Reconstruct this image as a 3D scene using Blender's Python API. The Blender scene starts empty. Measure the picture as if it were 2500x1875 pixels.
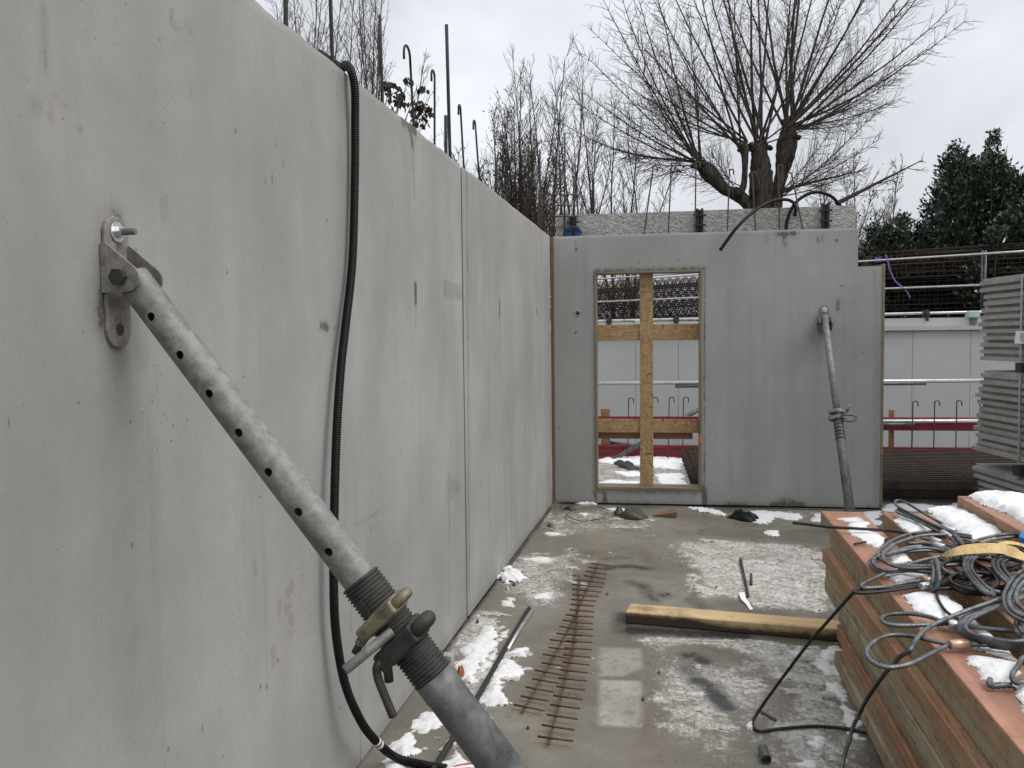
import bpy, math, random
import numpy as np
from mathutils import Vector, Matrix

random.seed(7)
S = bpy.context.scene
COL = S.collection

# ------------------------------------------------------------------ camera
FPX, YAW, PITCH, ROLL = 2064.364, 0.19117, -0.05374, -0.01062
CX, CZ, WL, ANG = 1.22827, 1.68469, 8.46313, 0.04089     # camera x / height, distance and turn of the end wall
_cy, _sy = math.cos(YAW), math.sin(YAW)
CW = np.array([-_sy * math.cos(PITCH), _cy * math.cos(PITCH), math.sin(PITCH)])
_r = np.array([_cy, _sy, 0.0]); _u = np.cross(_r, CW)
CR = math.cos(ROLL) * _r + math.sin(ROLL) * _u
CU = -math.sin(ROLL) * _r + math.cos(ROLL) * _u
CO = np.array([CX, 0.0, CZ])
cam_d = bpy.data.cameras.new('camera'); cam = bpy.data.objects.new('camera', cam_d); COL.objects.link(cam)
cam_d.sensor_width = 36.0; cam_d.sensor_fit = 'HORIZONTAL'; cam_d.lens = FPX / 2500 * 36
cam_d.clip_start = 0.05; cam_d.clip_end = 2000
m = Matrix.Identity(4)
for i in range(3):
    m[i][0] = CR[i]; m[i][1] = CU[i]; m[i][2] = -CW[i]; m[i][3] = CO[i]
cam.matrix_world = m
S.camera = cam

# ------------------------------------------------------------------ sky, sun, exposure
SUN_EL, SUN_AZ = math.radians(48), math.radians(62)       # azimuth clockwise from +Y
W = bpy.data.worlds.new('World'); S.world = W; W.use_nodes = True
nt = W.node_tree; nt.nodes.clear()
def wn(t, **k):
    n = nt.nodes.new(t)
    for a, b in k.items(): setattr(n, a, b)
    return n
out = wn('ShaderNodeOutputWorld'); bg = wn('ShaderNodeBackground'); bg.inputs['Strength'].default_value = 0.1
sky = wn('ShaderNodeTexSky', sky_type='NISHITA'); sky.sun_disc = False
sky.sun_elevation = SUN_EL; sky.sun_rotation = SUN_AZ; sky.air_density = 1.0; sky.dust_density = 4.0
tc = wn('ShaderNodeTexCoord')
sep = wn('ShaderNodeSeparateXYZ'); nt.links.new(tc.outputs['Generated'], sep.inputs[0])
mp = wn('ShaderNodeMapping'); mp.inputs['Scale'].default_value = (1, 1, 2.4); nt.links.new(tc.outputs['Generated'], mp.inputs[0])
nz = wn('ShaderNodeTexNoise'); nz.inputs['Scale'].default_value = 1.9; nz.inputs['Detail'].default_value = 5; nz.inputs['Roughness'].default_value = .5
nz.inputs['Distortion'].default_value = .4
nt.links.new(mp.outputs[0], nz.inputs['Vector'])
mr = wn('ShaderNodeMapRange'); mr.inputs['From Min'].default_value = .3; mr.inputs['From Max'].default_value = .7
mr.inputs['To Min'].default_value = .68; mr.inputs['To Max'].default_value = 1.28
nt.links.new(nz.outputs['Fac'], mr.inputs['Value'])
# overcast dome: brighter towards the zenith
mr2 = wn('ShaderNodeMapRange'); mr2.inputs['From Min'].default_value = 0; mr2.inputs['From Max'].default_value = 1
mr2.inputs['To Min'].default_value = 6.4; mr2.inputs['To Max'].default_value = 13.5
nt.links.new(sep.outputs['Z'], mr2.inputs['Value'])
mul = wn('ShaderNodeMath', operation='MULTIPLY'); nt.links.new(mr.outputs[0], mul.inputs[0]); nt.links.new(mr2.outputs[0], mul.inputs[1])
cc = wn('ShaderNodeVectorMath', operation='SCALE'); cc.inputs[0].default_value = (.955, .985, 1.045); nt.links.new(mul.outputs[0], cc.inputs['Scale'])
mx = wn('ShaderNodeMixRGB'); mx.inputs['Fac'].default_value = .9
nt.links.new(sky.outputs[0], mx.inputs['Color1']); nt.links.new(cc.outputs[0], mx.inputs['Color2'])
nt.links.new(mx.outputs[0], bg.inputs['Color']); nt.links.new(bg.outputs[0], out.inputs['Surface'])
sl = bpy.data.lights.new('sun', 'SUN'); sl.energy = 2.2; sl.angle = math.radians(38); sl.color = (1, .97, .93)
so = bpy.data.objects.new('sun', sl); COL.objects.link(so)
sd = Vector((math.cos(SUN_EL) * math.sin(SUN_AZ), math.cos(SUN_EL) * math.cos(SUN_AZ) * -0.35, math.sin(SUN_EL)))
so.rotation_euler = sd.to_track_quat('Z', 'Y').to_euler(); so.location = (8, -4, 20)
S.view_settings.view_transform = 'Standard'; S.view_settings.look = 'None'
S.view_settings.exposure = 0.0; S.view_settings.gamma = 1.0; S.view_settings.use_curve_mapping = False

# ------------------------------------------------------------------ photograph sight lines met with real planes
def ray(x, y): return CW + (x - 1250) / FPX * CR - (y - 937.5) / FPX * CU
def PX(x, y, X): d = ray(x, y); return CO + d * (X - CX) / d[0]
def PY(x, y, Y): d = ray(x, y); return CO + d * Y / d[1]
def PZ(x, y, Z): d = ray(x, y); return CO + d * (Z - CZ) / d[2]
_ca, _sa = math.cos(ANG), math.sin(ANG)
EU, EV = np.array([_ca, _sa, 0.]), np.array([-_sa, _ca, 0.]); EO = np.array([0., WL, 0.])
def PV(x, y, v): d = ray(x, y); return CO + d * ((EO - CO) @ EV + v) / (d @ EV)
def Ew(u, v, z): return EO + EU * u + EV * v + np.array([0, 0, z])     # end-wall frame to world
def Eu(P): return float((P - EO) @ EU)
def UZ(x, y, v): P = PV(x, y, v); return Eu(P), float(P[2])

# ------------------------------------------------------------------ object helpers
def tag(o, label=None, cat=None, group=None, kind=None):
    if label: o['label'] = label
    if cat: o['category'] = cat
    if group: o['group'] = group
    if kind: o['kind'] = kind
    return o
def thing(name, loc, label, cat, group=None):
    o = bpy.data.objects.new(name, None); COL.objects.link(o); o.location = [float(c) for c in loc]; o.empty_display_size = .1
    return tag(o, label, cat, group)
class B:
    """collects polygons of one mesh"""
    def __init__(s): s.v = []; s.f = []; s.sm = []; s.n = 0
    def add(s, v, f, smooth=False):
        v = np.asarray(v, float).reshape(-1, 3); s.v.append(v)
        for q in f: s.f.append([i + s.n for i in q]); s.sm.append(smooth)
        s.n += len(v); return s
    def hexa(s, c):       # 8 corners: bottom 4 ccw, top 4 ccw
        return s.add(c, [(3, 2, 1, 0), (4, 5, 6, 7), (0, 1, 5, 4), (1, 2, 6, 5), (2, 3, 7, 6), (3, 0, 4, 7)])
    def box(s, lo, hi, T=None):
        x0, y0, z0 = lo; x1, y1, z1 = hi
        c = [(x0, y0, z0), (x1, y0, z0), (x1, y1, z0), (x0, y1, z0), (x0, y0, z1), (x1, y0, z1), (x1, y1, z1), (x0, y1, z1)]
        if T: c = [T(*p) for p in c]
        return s.hexa(c)
    def tube(s, pts, r, n=8, cap=True, smooth=True, lobes=None, twist=0.0):
        P = np.asarray(pts, float); k = len(P); R = np.full(k, r) if np.isscalar(r) else np.asarray(r, float)
        T = np.gradient(P, axis=0); T /= np.linalg.norm(T, axis=1)[:, None] + 1e-12
        a = np.array([0, 0, 1.]) if abs(T[0][2]) < .9 else np.array([1., 0, 0])
        x = np.cross(a, T[0]); x /= np.linalg.norm(x)
        th = np.arange(n) / n * 2 * math.pi
        prof = np.ones(n) if lobes is None else np.asarray(lobes)
        vs = []; d = 0
        for i in range(k):
            x = x - T[i] * (x @ T[i]); x /= np.linalg.norm(x) + 1e-12
            y = np.cross(T[i], x)
            if i: d += np.linalg.norm(P[i] - P[i - 1])
            t = th + twist * d
            vs.append(P[i] + R[i] * (np.outer(np.cos(t) * prof, x) + np.outer(np.sin(t) * prof, y)))
        f = [(i * n + j, i * n + (j + 1) % n, (i + 1) * n + (j + 1) % n, (i + 1) * n + j) for i in range(k - 1) for j in range(n)]
        s.add(np.concatenate(vs), f, smooth)
        if cap:
            b = s.n - k * n
            s.f.append([b + j for j in range(n)][::-1]); s.sm.append(False)
            s.f.append([b + (k - 1) * n + j for j in range(n)]); s.sm.append(False)
        return s
    def prism(s, poly, off):   # polygon (list of 3d points) pushed along off
        p = np.asarray(poly, float); q = p + np.asarray(off, float); n = len(p)
        return s.add(np.concatenate([p, q]), [list(range(n))[::-1], [n + i for i in range(n)]] + [(i, (i + 1) % n, n + (i + 1) % n, n + i) for i in range(n)])
    def build(s, name, mat, parent=None, origin=None, bevel=0):
        v = np.concatenate(s.v)
        if parent is not None: org = np.array(parent_origin(parent))
        elif origin is not None: org = np.asarray(origin, float)
        else: org = np.array([(v[:, 0].min() + v[:, 0].max()) / 2, (v[:, 1].min() + v[:, 1].max()) / 2, v[:, 2].min()])
        me = bpy.data.meshes.new(name); me.from_pydata((v - org).tolist(), [], s.f)
        me.polygons.foreach_set('use_smooth', s.sm); me.update()
        if mat: me.materials.append(mat)
        o = bpy.data.objects.new(name, me); COL.objects.link(o)
        if parent is not None: o.parent = parent
        else: o.location = org.tolist()
        if bevel:
            b = o.modifiers.new('bevel', 'BEVEL'); b.width = bevel; b.segments = 2; b.limit_method = 'ANGLE'
        return o
def parent_origin(p):
    o = np.array(p.location)
    while p.parent is not None: p = p.parent; o = o + np.array(p.location)
    return o
def fast_mesh(name, v, faces, mat, smooth=False, loc=(0, 0, 0), parent=None):
    """faces: (n,k) int array"""
    v = np.asarray(v, np.float32); faces = np.asarray(faces, np.int32); n, k = faces.shape
    me = bpy.data.meshes.new(name); me.vertices.add(len(v)); me.vertices.foreach_set('co', (v - np.asarray(loc, np.float32)).ravel())
    me.loops.add(n * k); me.loops.foreach_set('vertex_index', faces.ravel())
    me.polygons.add(n); me.polygons.foreach_set('loop_start', np.arange(n, dtype=np.int32) * k)
    me.polygons.foreach_set('loop_total', np.full(n, k, np.int32))
    me.update(calc_edges=True); me.validate()
    me.polygons.foreach_set('use_smooth', np.full(len(me.polygons), smooth))
    if mat: me.materials.append(mat)
    o = bpy.data.objects.new(name, me); COL.objects.link(o)
    if parent is not None: o.parent = parent
    else: o.location = [float(c) for c in loc]
    return o
def segs_mesh(name, segs, mat, sides=3, loc=(0, 0, 0), parent=None):
    """segs: (n,8) p0 p1 r0 r1 -> open prisms"""
    a = np.asarray(segs, float); p0, p1, r0, r1 = a[:, :3], a[:, 3:6], a[:, 6], a[:, 7]
    t = p1 - p0; t /= np.linalg.norm(t, axis=1)[:, None] + 1e-9
    h = np.where(np.abs(t[:, 2:3]) < .9, np.array([[0, 0, 1.]]), np.array([[1., 0, 0]]))
    x = np.cross(h, t); x /= np.linalg.norm(x, axis=1)[:, None] + 1e-9; y = np.cross(t, x)
    V = []
    for q, r in ((p0, r0), (p1, r1)):
        for j in range(sides):
            c, s_ = math.cos(2 * math.pi * j / sides), math.sin(2 * math.pi * j / sides)
            V.append(q + (x * c + y * s_) * r[:, None])
    V = np.stack(V, 1).reshape(-1, 3); n = len(a); base = (np.arange(n) * 2 * sides)[:, None]
    F = np.concatenate([base + np.array([[j, (j + 1) % sides, sides + (j + 1) % sides, sides + j]]) for j in range(sides)])
    return fast_mesh(name, V, F, mat, True, loc, parent)
def copy_tree(o, parent=None):
    c = o.copy(); COL.objects.link(c)
    if parent: c.parent = parent
    for ch in list(o.children): copy_tree(ch, c)
    return c
def spline(P, step):
    """Catmull-Rom through P, resampled about every step metres"""
    P = np.asarray(P, float); Q = np.vstack([2 * P[0] - P[1], P, 2 * P[-1] - P[-2]]); res = []
    for i in range(1, len(Q) - 2):
        a, b, c, d = Q[i - 1], Q[i], Q[i + 1], Q[i + 2]
        n = max(2, int(np.linalg.norm(c - b) / step))
        t = np.linspace(0, 1, n, endpoint=False)[:, None]
        res.append(.5 * (2 * b + (c - a) * t + (2 * a - 5 * b + 4 * c - d) * t ** 2 + (3 * b - a - 3 * c + d) * t ** 3))
    return np.vstack(res + [P[-1:]])
def vnoise(x, y, seed=0):
    xi, yi = np.floor(x).astype(np.int64), np.floor(y).astype(np.int64); fx, fy = x - xi, y - yi
    fx = fx * fx * (3 - 2 * fx); fy = fy * fy * (3 - 2 * fy)
    def h(a, b):
        n = (a * 374761393 + b * 668265263 + seed * 974634777) & 0x7fffffff
        n = ((n ^ (n >> 13)) * 1274126177) & 0x7fffffff
        return ((n ^ (n >> 16)) & 0xffff) / 65535.
    return (h(xi, yi) * (1 - fx) + h(xi + 1, yi) * fx) * (1 - fy) + (h(xi, yi + 1) * (1 - fx) + h(xi + 1, yi + 1) * fx) * fy
def fbm(x, y, f, o=4, seed=0):
    r = 0; a = .5
    for i in range(o): r = r + a * vnoise(x * f, y * f, seed + i * 17); f *= 2.03; a *= .5
    return r / (1 - .5 ** o)           # 0..1
def sdf(poly, x, y):
    """signed distance to a polygon, positive inside"""
    p = np.asarray(poly, float); d = np.full(x.shape, 1e9); ins = np.zeros(x.shape, bool)
    for i in range(len(p)):
        a, b = p[i], p[(i + 1) % len(p)]; e = b - a
        t = np.clip(((x - a[0]) * e[0] + (y - a[1]) * e[1]) / (e @ e + 1e-12), 0, 1)
        d = np.minimum(d, np.hypot(x - a[0] - t * e[0], y - a[1] - t * e[1]))
        cond = ((a[1] > y) != (b[1] > y)) & (x < (b[0] - a[0]) * (y - a[1]) / (b[1] - a[1] + 1e-12) + a[0])
        ins ^= cond
    return np.where(ins, d, -d)
def stroke(pts, x, y, w):
    p = np.asarray(pts, float); d = np.full(x.shape, 1e9)
    for i in range(len(p) - 1):
        a, b = p[i], p[i + 1]; e = b - a
        t = np.clip(((x - a[0]) * e[0] + (y - a[1]) * e[1]) / (e @ e + 1e-12), 0, 1)
        d = np.minimum(d, np.hypot(x - a[0] - t * e[0], y - a[1] - t * e[1]))
    return np.exp(-(d / w) ** 2)

# ------------------------------------------------------------------ materials
class NT:
    def __init__(s, name):
        s.m = bpy.data.materials.new(name); s.m.use_nodes = True; s.t = s.m.node_tree; s.t.nodes.clear()
        s.out = s.t.nodes.new('ShaderNodeOutputMaterial'); s.b = s.t.nodes.new('ShaderNodeBsdfPrincipled')
        s.t.links.new(s.b.outputs[0], s.out.inputs[0])
    def set(s, inp, v):
        if isinstance(v, bpy.types.NodeSocket): s.t.links.new(v, inp)
        elif isinstance(v, (tuple, list)) and len(v) == 3 and inp.type == 'RGBA': inp.default_value = (*v, 1)
        else: inp.default_value = v
    def n(s, typ, ins=None, **props):
        n = s.t.nodes.new('ShaderNode' + typ)
        for k, v in props.items(): setattr(n, k, v)
        for k, v in (ins or {}).items(): s.set(n.inputs[k], v)
        return n
    def coord(s, scale=(1, 1, 1), which='Object', rot=(0, 0, 0), off=None):
        c = s.n('TexCoord').outputs[which]
        if off is not None: c = s.n('VectorMath', {0: c, 1: off}, operation='ADD').outputs[0]
        return s.n('Mapping', {'Vector': c, 'Scale': scale, 'Rotation': rot}).outputs[0]
    def noise(s, vec, scale, detail=5, rough=.55, dist=0): return s.n('TexNoise', {'Vector': vec, 'Scale': scale, 'Detail': detail, 'Roughness': rough, 'Distortion': dist}).outputs['Fac']
    def ramp(s, f, a, b, lo=0., hi=1.): return s.n('MapRange', {'Value': f, 'From Min': a, 'From Max': b, 'To Min': lo, 'To Max': hi}).outputs[0]
    def mix(s, f, a, b, mode='MIX'): return s.n('MixRGB', {'Fac': f, 'Color1': a, 'Color2': b}, blend_type=mode).outputs[0]
    def math(s, op, a, b=0.): return s.n('Math', {0: a, 1: b}, operation=op).outputs[0]
    def attr(s, name): return s.n('Attribute', attribute_name=name).outputs['Fac']
    def bump(s, h, strength=.3, dist=.01, normal=None):
        d = {'Height': h, 'Strength': strength, 'Distance': dist}
        if normal is not None: d['Normal'] = normal
        return s.n('Bump', d).outputs[0]
    def fin(s, color, rough=.8, metal=0., bump=None, spec=.5):
        s.set(s.b.inputs['Base Color'], color); s.set(s.b.inputs['Roughness'], rough); s.set(s.b.inputs['Metallic'], metal)
        s.set(s.b.inputs['Specular IOR Level'], spec)
        if bump is not None: s.set(s.b.inputs['Normal'], bump)
        return s.m
def objrand(t): return t.n('ObjectInfo').outputs['Random']

def concrete(name, base, base2, stain_dark_col, sx=(1, 1, 1)):
    t = NT(name); c = t.coord()
    big = t.noise(c, 1.1, 5, .6, .3); med = t.noise(c, 5.5, 6, .65); fine = t.noise(c, 90, 3)
    st = t.noise(t.coord((3.2, 3.2, .45)), 1.0, 6, .6, .5)
    col = t.mix(t.ramp(big, .35, .68), base, base2)
    col = t.mix(t.ramp(st, .48, .75, 0, .45), col, tuple(x * .80 for x in base))
    col = t.mix(t.ramp(st, .45, .25, 0, .35), col, tuple(min(1, x * 1.15) for x in base2))
    col = t.mix(t.ramp(med, .35, .7, 0, .4), col, tuple(x * .80 for x in base2))
    blot = t.noise(t.coord((1.6, 1.6, .8), off=(5, 3, 1)), 1.6, 7, .68, .6)
    col = t.mix(t.ramp(blot, .52, .72, 0, .3), col, tuple(x * .80 for x in base)); col = t.mix(t.ramp(blot, .42, .25, 0, .25), col, tuple(x * q for x, q in zip(base2, (1.03, 1.0, .93))))
    dr = t.noise(t.coord((11, 11, .22), off=(2, 8, 3)), 1.0, 4, .65, .15); drm = t.ramp(t.noise(t.coord((.9, .9, .5)), 1.0, 3), .45, .65)
    col = t.mix(t.math('MULTIPLY', t.ramp(dr, .56, .70, 0, .38), drm), col, tuple(x * .70 for x in base))
    st2 = t.noise(t.coord((34, 34, 1.3)), 1.0, 3, .6)
    col = t.mix(t.ramp(st2, .55, .75, 0, .07), col, tuple(x * .75 for x in base))
    col = t.mix(t.ramp(fine, .3, .7, 0, .12), col, (.12, .12, .11))
    vo = t.n('TexVoronoi', {'Vector': c, 'Scale': 11.0}).outputs['Distance']
    szn = t.noise(c, 2.3, 2); thr = t.ramp(szn, .36, .7, .0, .10)
    pit = t.math('LESS_THAN', t.math('ADD', vo, t.ramp(t.noise(c, 60, 2), 0, 1, -.03, .03)), thr)
    vo2 = t.n('TexVoronoi', {'Vector': t.coord((1, 1, .35)), 'Scale': 4.5}).outputs['Distance']
    chip = t.math('LESS_THAN', t.math('ADD', vo2, t.ramp(t.noise(c, 40, 3), 0, 1, -.05, .05)), t.ramp(t.noise(c, 1.3, 2), .45, .75, 0., .06))
    col = t.mix(t.math('MULTIPLY', pit, .55), col, (.09, .088, .08))
    col = t.mix(t.math('MULTIPLY', chip, .6), col, (.10, .095, .085))
    a = t.attr('stain'); an = t.math('MULTIPLY', a, t.ramp(t.noise(t.coord((9, 9, 2)), 2, 5, .7), .25, .65, .45, 1.25))
    col = t.mix(t.ramp(an, .03, 1.0, 0, .62), col, stain_dark_col)
    crisp = t.math('ADD', an, t.ramp(t.noise(t.coord((1, 1, .5)), 48, 5, .75), .3, .7, -.22, .22)); col = t.mix(t.ramp(crisp, .42, .56, 0, .62), col, stain_dark_col)
    v3 = t.n('TexVoronoi', {'Vector': c, 'Scale': 38.0}).outputs['Distance']; pin = t.math('LESS_THAN', v3, t.ramp(t.noise(c, 1.9, 4, .6), .40, .72, 0, .15)); col = t.mix(t.math('MULTIPLY', pin, .7), col, (.07, .066, .058))
    v4 = t.n('TexVoronoi', {'Vector': t.coord((1, 1, .22), off=(3, 7, 1)), 'Scale': 30.0}).outputs['Distance']; tick = t.math('LESS_THAN', v4, t.ramp(t.noise(t.coord(off=(9, 2, 4)), 2.4, 3, .6), .52, .74, 0, .17)); col = t.mix(t.math('MULTIPLY', tick, .6), col, (.10, .095, .085))
    r = t.attr('rust'); col = t.mix(t.ramp(t.math('MULTIPLY', r, t.ramp(t.noise(c, 30, 4), .3, .6)), .15, .8, 0, .5), col, (.21, .165, .12))
    h = t.math('ADD', t.math('MULTIPLY', fine, .3), t.math('MULTIPLY', med, .7)); h = t.math('SUBTRACT', h, t.math('MULTIPLY', t.math('MAXIMUM', pit, chip), 1.5))
    return t.fin(col, t.ramp(med, .3, .7, .72, .9), 0, t.bump(h, .25, .004), .35)
M_WALL = concrete('smooth_concrete', (.272, .268, .252), (.372, .369, .355), (.055, .05, .042))
M_WALL2 = concrete('smooth_grey_concrete', (.30, .302, .287), (.38, .381, .366), (.06, .057, .048))
def rough_concrete():
    t = NT('rough_concrete'); c = t.coord((1, 1, 1.6)); n = t.noise(c, 26, 6, .75, .6); b = t.noise(c, 2.2, 6, .7, .5)
    w = t.n('TexVoronoi', {'Vector': c, 'Scale': 34.}).outputs['Distance']
    col = t.mix(t.ramp(n, .36, .62), (.24, .24, .225), (.56, .56, .53)); col = t.mix(t.ramp(b, .5, .75, 0, .5), col, (.17, .165, .15))
    st = t.attr('stain'); col = t.mix(st, col, (.06, .055, .045))
    return t.fin(col, .9, 0, t.bump(t.math('ADD', n, t.math('MULTIPLY', w, .6)), .9, .02), .3)
M_ROUGH = rough_concrete()
def ground_mat():
    t = NT('slab_concrete'); c = t.coord(); big = t.noise(c, 1.6, 6, .65, .5); med = t.noise(c, 9, 6, .7); fine = t.noise(c, 120, 3, .6)
    col = t.mix(t.ramp(big, .35, .65), (.125, .112, .088), (.215, .198, .16)); col = t.mix(t.ramp(med, .42, .7, 0, .55), col, (.12, .108, .09))
    col = t.mix(t.ramp(fine, .5, .75, 0, .35), col, (.33, .31, .28))
    rust = t.math('MULTIPLY', t.attr('rust'), t.ramp(t.noise(c, 14, 4), .3, .6)); col = t.mix(t.math('MULTIPLY', rust, .7), col, (.20, .125, .075))
    pal = t.attr('pale'); col = t.mix(t.math('MULTIPLY', pal, t.ramp(t.noise(t.coord(off=(3, 1, 0)), 17, 6, .75), .36, .5, .25, .85)), col, (.42, .40, .36))
    wet = t.attr('wet'); col = t.mix(t.math('MULTIPLY', wet, .45), col, (.10, .088, .07))
    # thin ice and slush: ragged, with its own relief
    ice = t.attr('ice'); n1 = t.noise(t.coord((1.15, .8, 1), off=(2, 5, 0)), 13, 8, .74, .8); n2 = t.noise(t.coord((1.0, .8, 1), rot=(0, 0, .25)), 42, 5, .7, .6)
    n0 = t.noise(t.coord(off=(7, 2, 0)), 3.2, 4, .6, .4)
    nn = t.math('ADD', t.math('ADD', t.math('MULTIPLY', n1, .5), t.math('MULTIPLY', n2, .25)), t.math('MULTIPLY', n0, .25))
    th = t.ramp(ice, 0, 1, .665, .37)
    dlt = t.math('SUBTRACT', nn, th); msk = t.ramp(dlt, -.025, .08)
    icec = t.mix(t.ramp(dlt, .0, .17), (.36, .34, .30), (.74, .73, .70)); icec = t.mix(t.ramp(n2, .40, .60, .6, 0), icec, (.25, .23, .195)); n3 = t.noise(t.coord((1, .6, 1), off=(1, 9, 0)), 26, 5, .75, 1.2); icec = t.mix(t.ramp(n3, .52, .66, 0, .55), icec, (.21, .195, .165))
    col = t.mix(t.ramp(ice, .2, 1., 0, .25), col, (.42, .40, .35)); col = t.mix(t.math('MULTIPLY', msk, .9), col, icec)
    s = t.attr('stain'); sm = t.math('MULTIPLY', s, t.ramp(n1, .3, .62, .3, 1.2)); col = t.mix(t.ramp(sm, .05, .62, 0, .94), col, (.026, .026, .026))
    vo = t.n('TexVoronoi', {'Vector': c, 'Scale': 13.}).outputs['Distance']
    sp = t.math('LESS_THAN', t.math('ADD', vo, t.ramp(t.noise(c, 80, 2), 0, 1, -.05, .05)), t.ramp(t.noise(c, 2.1, 3), .4, .8, 0, .13))
    col = t.mix(t.math('MULTIPLY', sp, .6), col, (.07, .06, .05))
    rgh = t.mix(wet, t.ramp(med, .3, .7, .42, .75), (.07, .07, .07)); rgh = t.mix(t.math('MULTIPLY', msk, .8), rgh, (.5, .5, .5))
    h = t.math('ADD', t.math('MULTIPLY', t.math('ADD', med, t.math('MULTIPLY', fine, .3)), .35), t.math('MULTIPLY', t.ramp(dlt, -.05, .3), 2.4))
    h = t.math('MULTIPLY', h, t.ramp(wet, 0, 1, 1, .15))
    return t.fin(col, rgh, 0, t.bump(h, .7, .012), .5)
M_GROUND = ground_mat()
def snow_mat():
    t = NT('snow'); c = t.coord(); n = t.noise(c, 55, 5, .7); b = t.noise(c, 9, 4); d = t.noise(t.coord(off=(4, 0, 2)), 70, 3)
    col = t.mix(t.ramp(b, .35, .7), (.72, .72, .72), (.83, .83, .835)); col = t.mix(t.ramp(d, .60, .72, 0, .5), col, (.36, .33, .28))
    col = t.mix(t.ramp(t.math('ADD', t.attr('thick'), t.ramp(n, .3, .7, -.2, .2)), .0, .75), (.40, .385, .35), col)
    return t.fin(col, .55, 0, t.bump(t.math('ADD', n, t.math('MULTIPLY', b, 1.2)), .6, .012), .3)
M_SNOW = snow_mat()
def slush_mat():
    t = NT('grey_slush'); c = t.coord(); n = t.noise(c, 45, 5, .7); b = t.noise(c, 4, 4, .6)
    col = t.mix(t.ramp(n, .35, .65), (.34, .32, .28), (.66, .65, .62)); col = t.mix(t.ramp(b, .4, .65, 0, .7), col, (.33, .305, .26))
    col = t.mix(t.ramp(t.math('ADD', t.attr('thick'), t.ramp(n, .3, .7, -.25, .25)), .05, .85), (.25, .228, .185), col)
    return t.fin(col, .38, 0, t.bump(n, .6, .006), .5)
M_SLUSH = slush_mat()
def galv(name, c1, c2, c3, sc=30, met=.55, rough=(.32, .6)):
    t = NT(name); c = t.coord(); v = t.n('TexVoronoi', {'Vector': c, 'Scale': sc * 1.6}).outputs['Color']
    n = t.noise(c, sc, 6, .7, .3); b = t.noise(c, 7, 4, .6); f = t.noise(c, 190, 3)
    col = t.mix(t.ramp(n, .35, .65), c1, c2); col = t.mix(.12, col, t.n('RGBToBW', {'Color': v}).outputs[0], 'OVERLAY')
    col = t.mix(t.ramp(b, .5, .72, 0, .65), col, c3); col = t.mix(t.ramp(f, .55, .7, 0, .35), col, (.07, .065, .055))
    return t.fin(col, t.ramp(n, .3, .7, *rough), met, t.bump(t.math('ADD', n, t.math('MULTIPLY', f, .5)), .35, .002), .5)
M_GALV = galv('galvanised_steel', (.14, .143, .135), (.27, .27, .255), (.06, .058, .05), 34, .2, (.45, .75))
M_GALV_D = galv('dull_galvanised_steel', (.085, .09, .09), (.20, .21, .21), (.045, .046, .043), 16, .2, (.42, .7))
M_CAST = galv('dark_cast_steel', (.016, .0155, .014), (.05, .047, .042), (.024, .019, .015), 40, .15, (.5, .75))
M_BRASS = galv('yellowed_cast_steel', (.12, .105, .07), (.27, .235, .16), (.06, .05, .036), 35, .35, (.4, .7))
M_BRACKET = galv('cement_smeared_steel', (.15, .142, .12), (.30, .285, .25), (.05, .044, .034), 32, .1, (.5, .8))
M_ZINC = galv('bright_zinc', (.55, .57, .58), (.70, .72, .73), (.42, .43, .43), 60, .7, (.22, .4))
def plain(name, col, rough=.6, met=0., var=.25, sc=20, bump=.15, spec=.5):
    t = NT(name); c = t.coord(); n = t.noise(c, sc, 5, .65); c1 = t.mix(t.ramp(n, .3, .7), tuple(x * (1 - var) for x in col), tuple(min(1, x * (1 + var)) for x in col))
    return t.fin(c1, rough, met, t.bump(n, bump, .003), spec)
M_RUBBER = plain('black_plastic_hose', (.0045, .0045, .005), .5, 0, .4, 60, .15, .22)
M_CABLE = plain('black_cable', (.007, .007, .008), .55, 0, .3, 40, .15, .22)
M_DARKBAR = plain('dark_steel_bar', (.022, .021, .021), .65, .15, .4, 60)
M_RUST = plain('rusty_steel', (.095, .054, .035), .8, .1, .45, 50)
M_RUST_SHADED = plain('shade_toned_rusty_steel', (.022, .015, .012), .8, .1, .5, 30)  # rust darkened to paint the shade inside the piles
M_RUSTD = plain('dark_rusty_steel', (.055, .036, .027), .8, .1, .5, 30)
M_MUD = plain('muddy_lump', (.06, .05, .04), .6, 0, .5, 20, .8)
M_WHITEP = plain('white_paper', (.78, .78, .80), .7, 0, .06, 30)
M_TAPE = plain('white_tape', (.72, .72, .70), .5, 0, .1, 30)
M_BLUE = plain('blue_plastic', (.02, .16, .55), .4, 0, .15, 20)
M_BLUEP = plain('blue_spray_paint', (.012, .05, .22), .7, 0, .4, 30)
M_RED = plain('wine_red_steel', (.19, .018, .028), .45, .1, .25, 8)
M_TUBE = galv('scaffold_tube', (.45, .46, .46), (.60, .61, .61), (.30, .30, .29), 30, .6, (.25, .45))
M_TUBED = galv('dark_scaffold_tube', (.07, .075, .08), (.14, .145, .15), (.045, .045, .045), 20, .4, (.35, .55))
M_GREENP = plain('pale_green_plastic', (.42, .56, .53), .45, 0, .08, 10)
M_PURPLE = plain('purple_webbing', (.13, .08, .30), .8, 0, .3, 40)
M_YELLOW = plain('cream_webbing', (.62, .44, .20), .8, 0, .22, 60, .4)
M_REDWIRE = plain('red_wire', (.45, .03, .02), .4, 0, .1)
M_WALLFAR = plain('pale_grey_retaining_wall', (.46, .46, .45), .85, 0, .06, 1.2)
M_EARTH = plain('bare_earth', (.10, .085, .06), .95, 0, .5, 1.5, .6)
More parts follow.
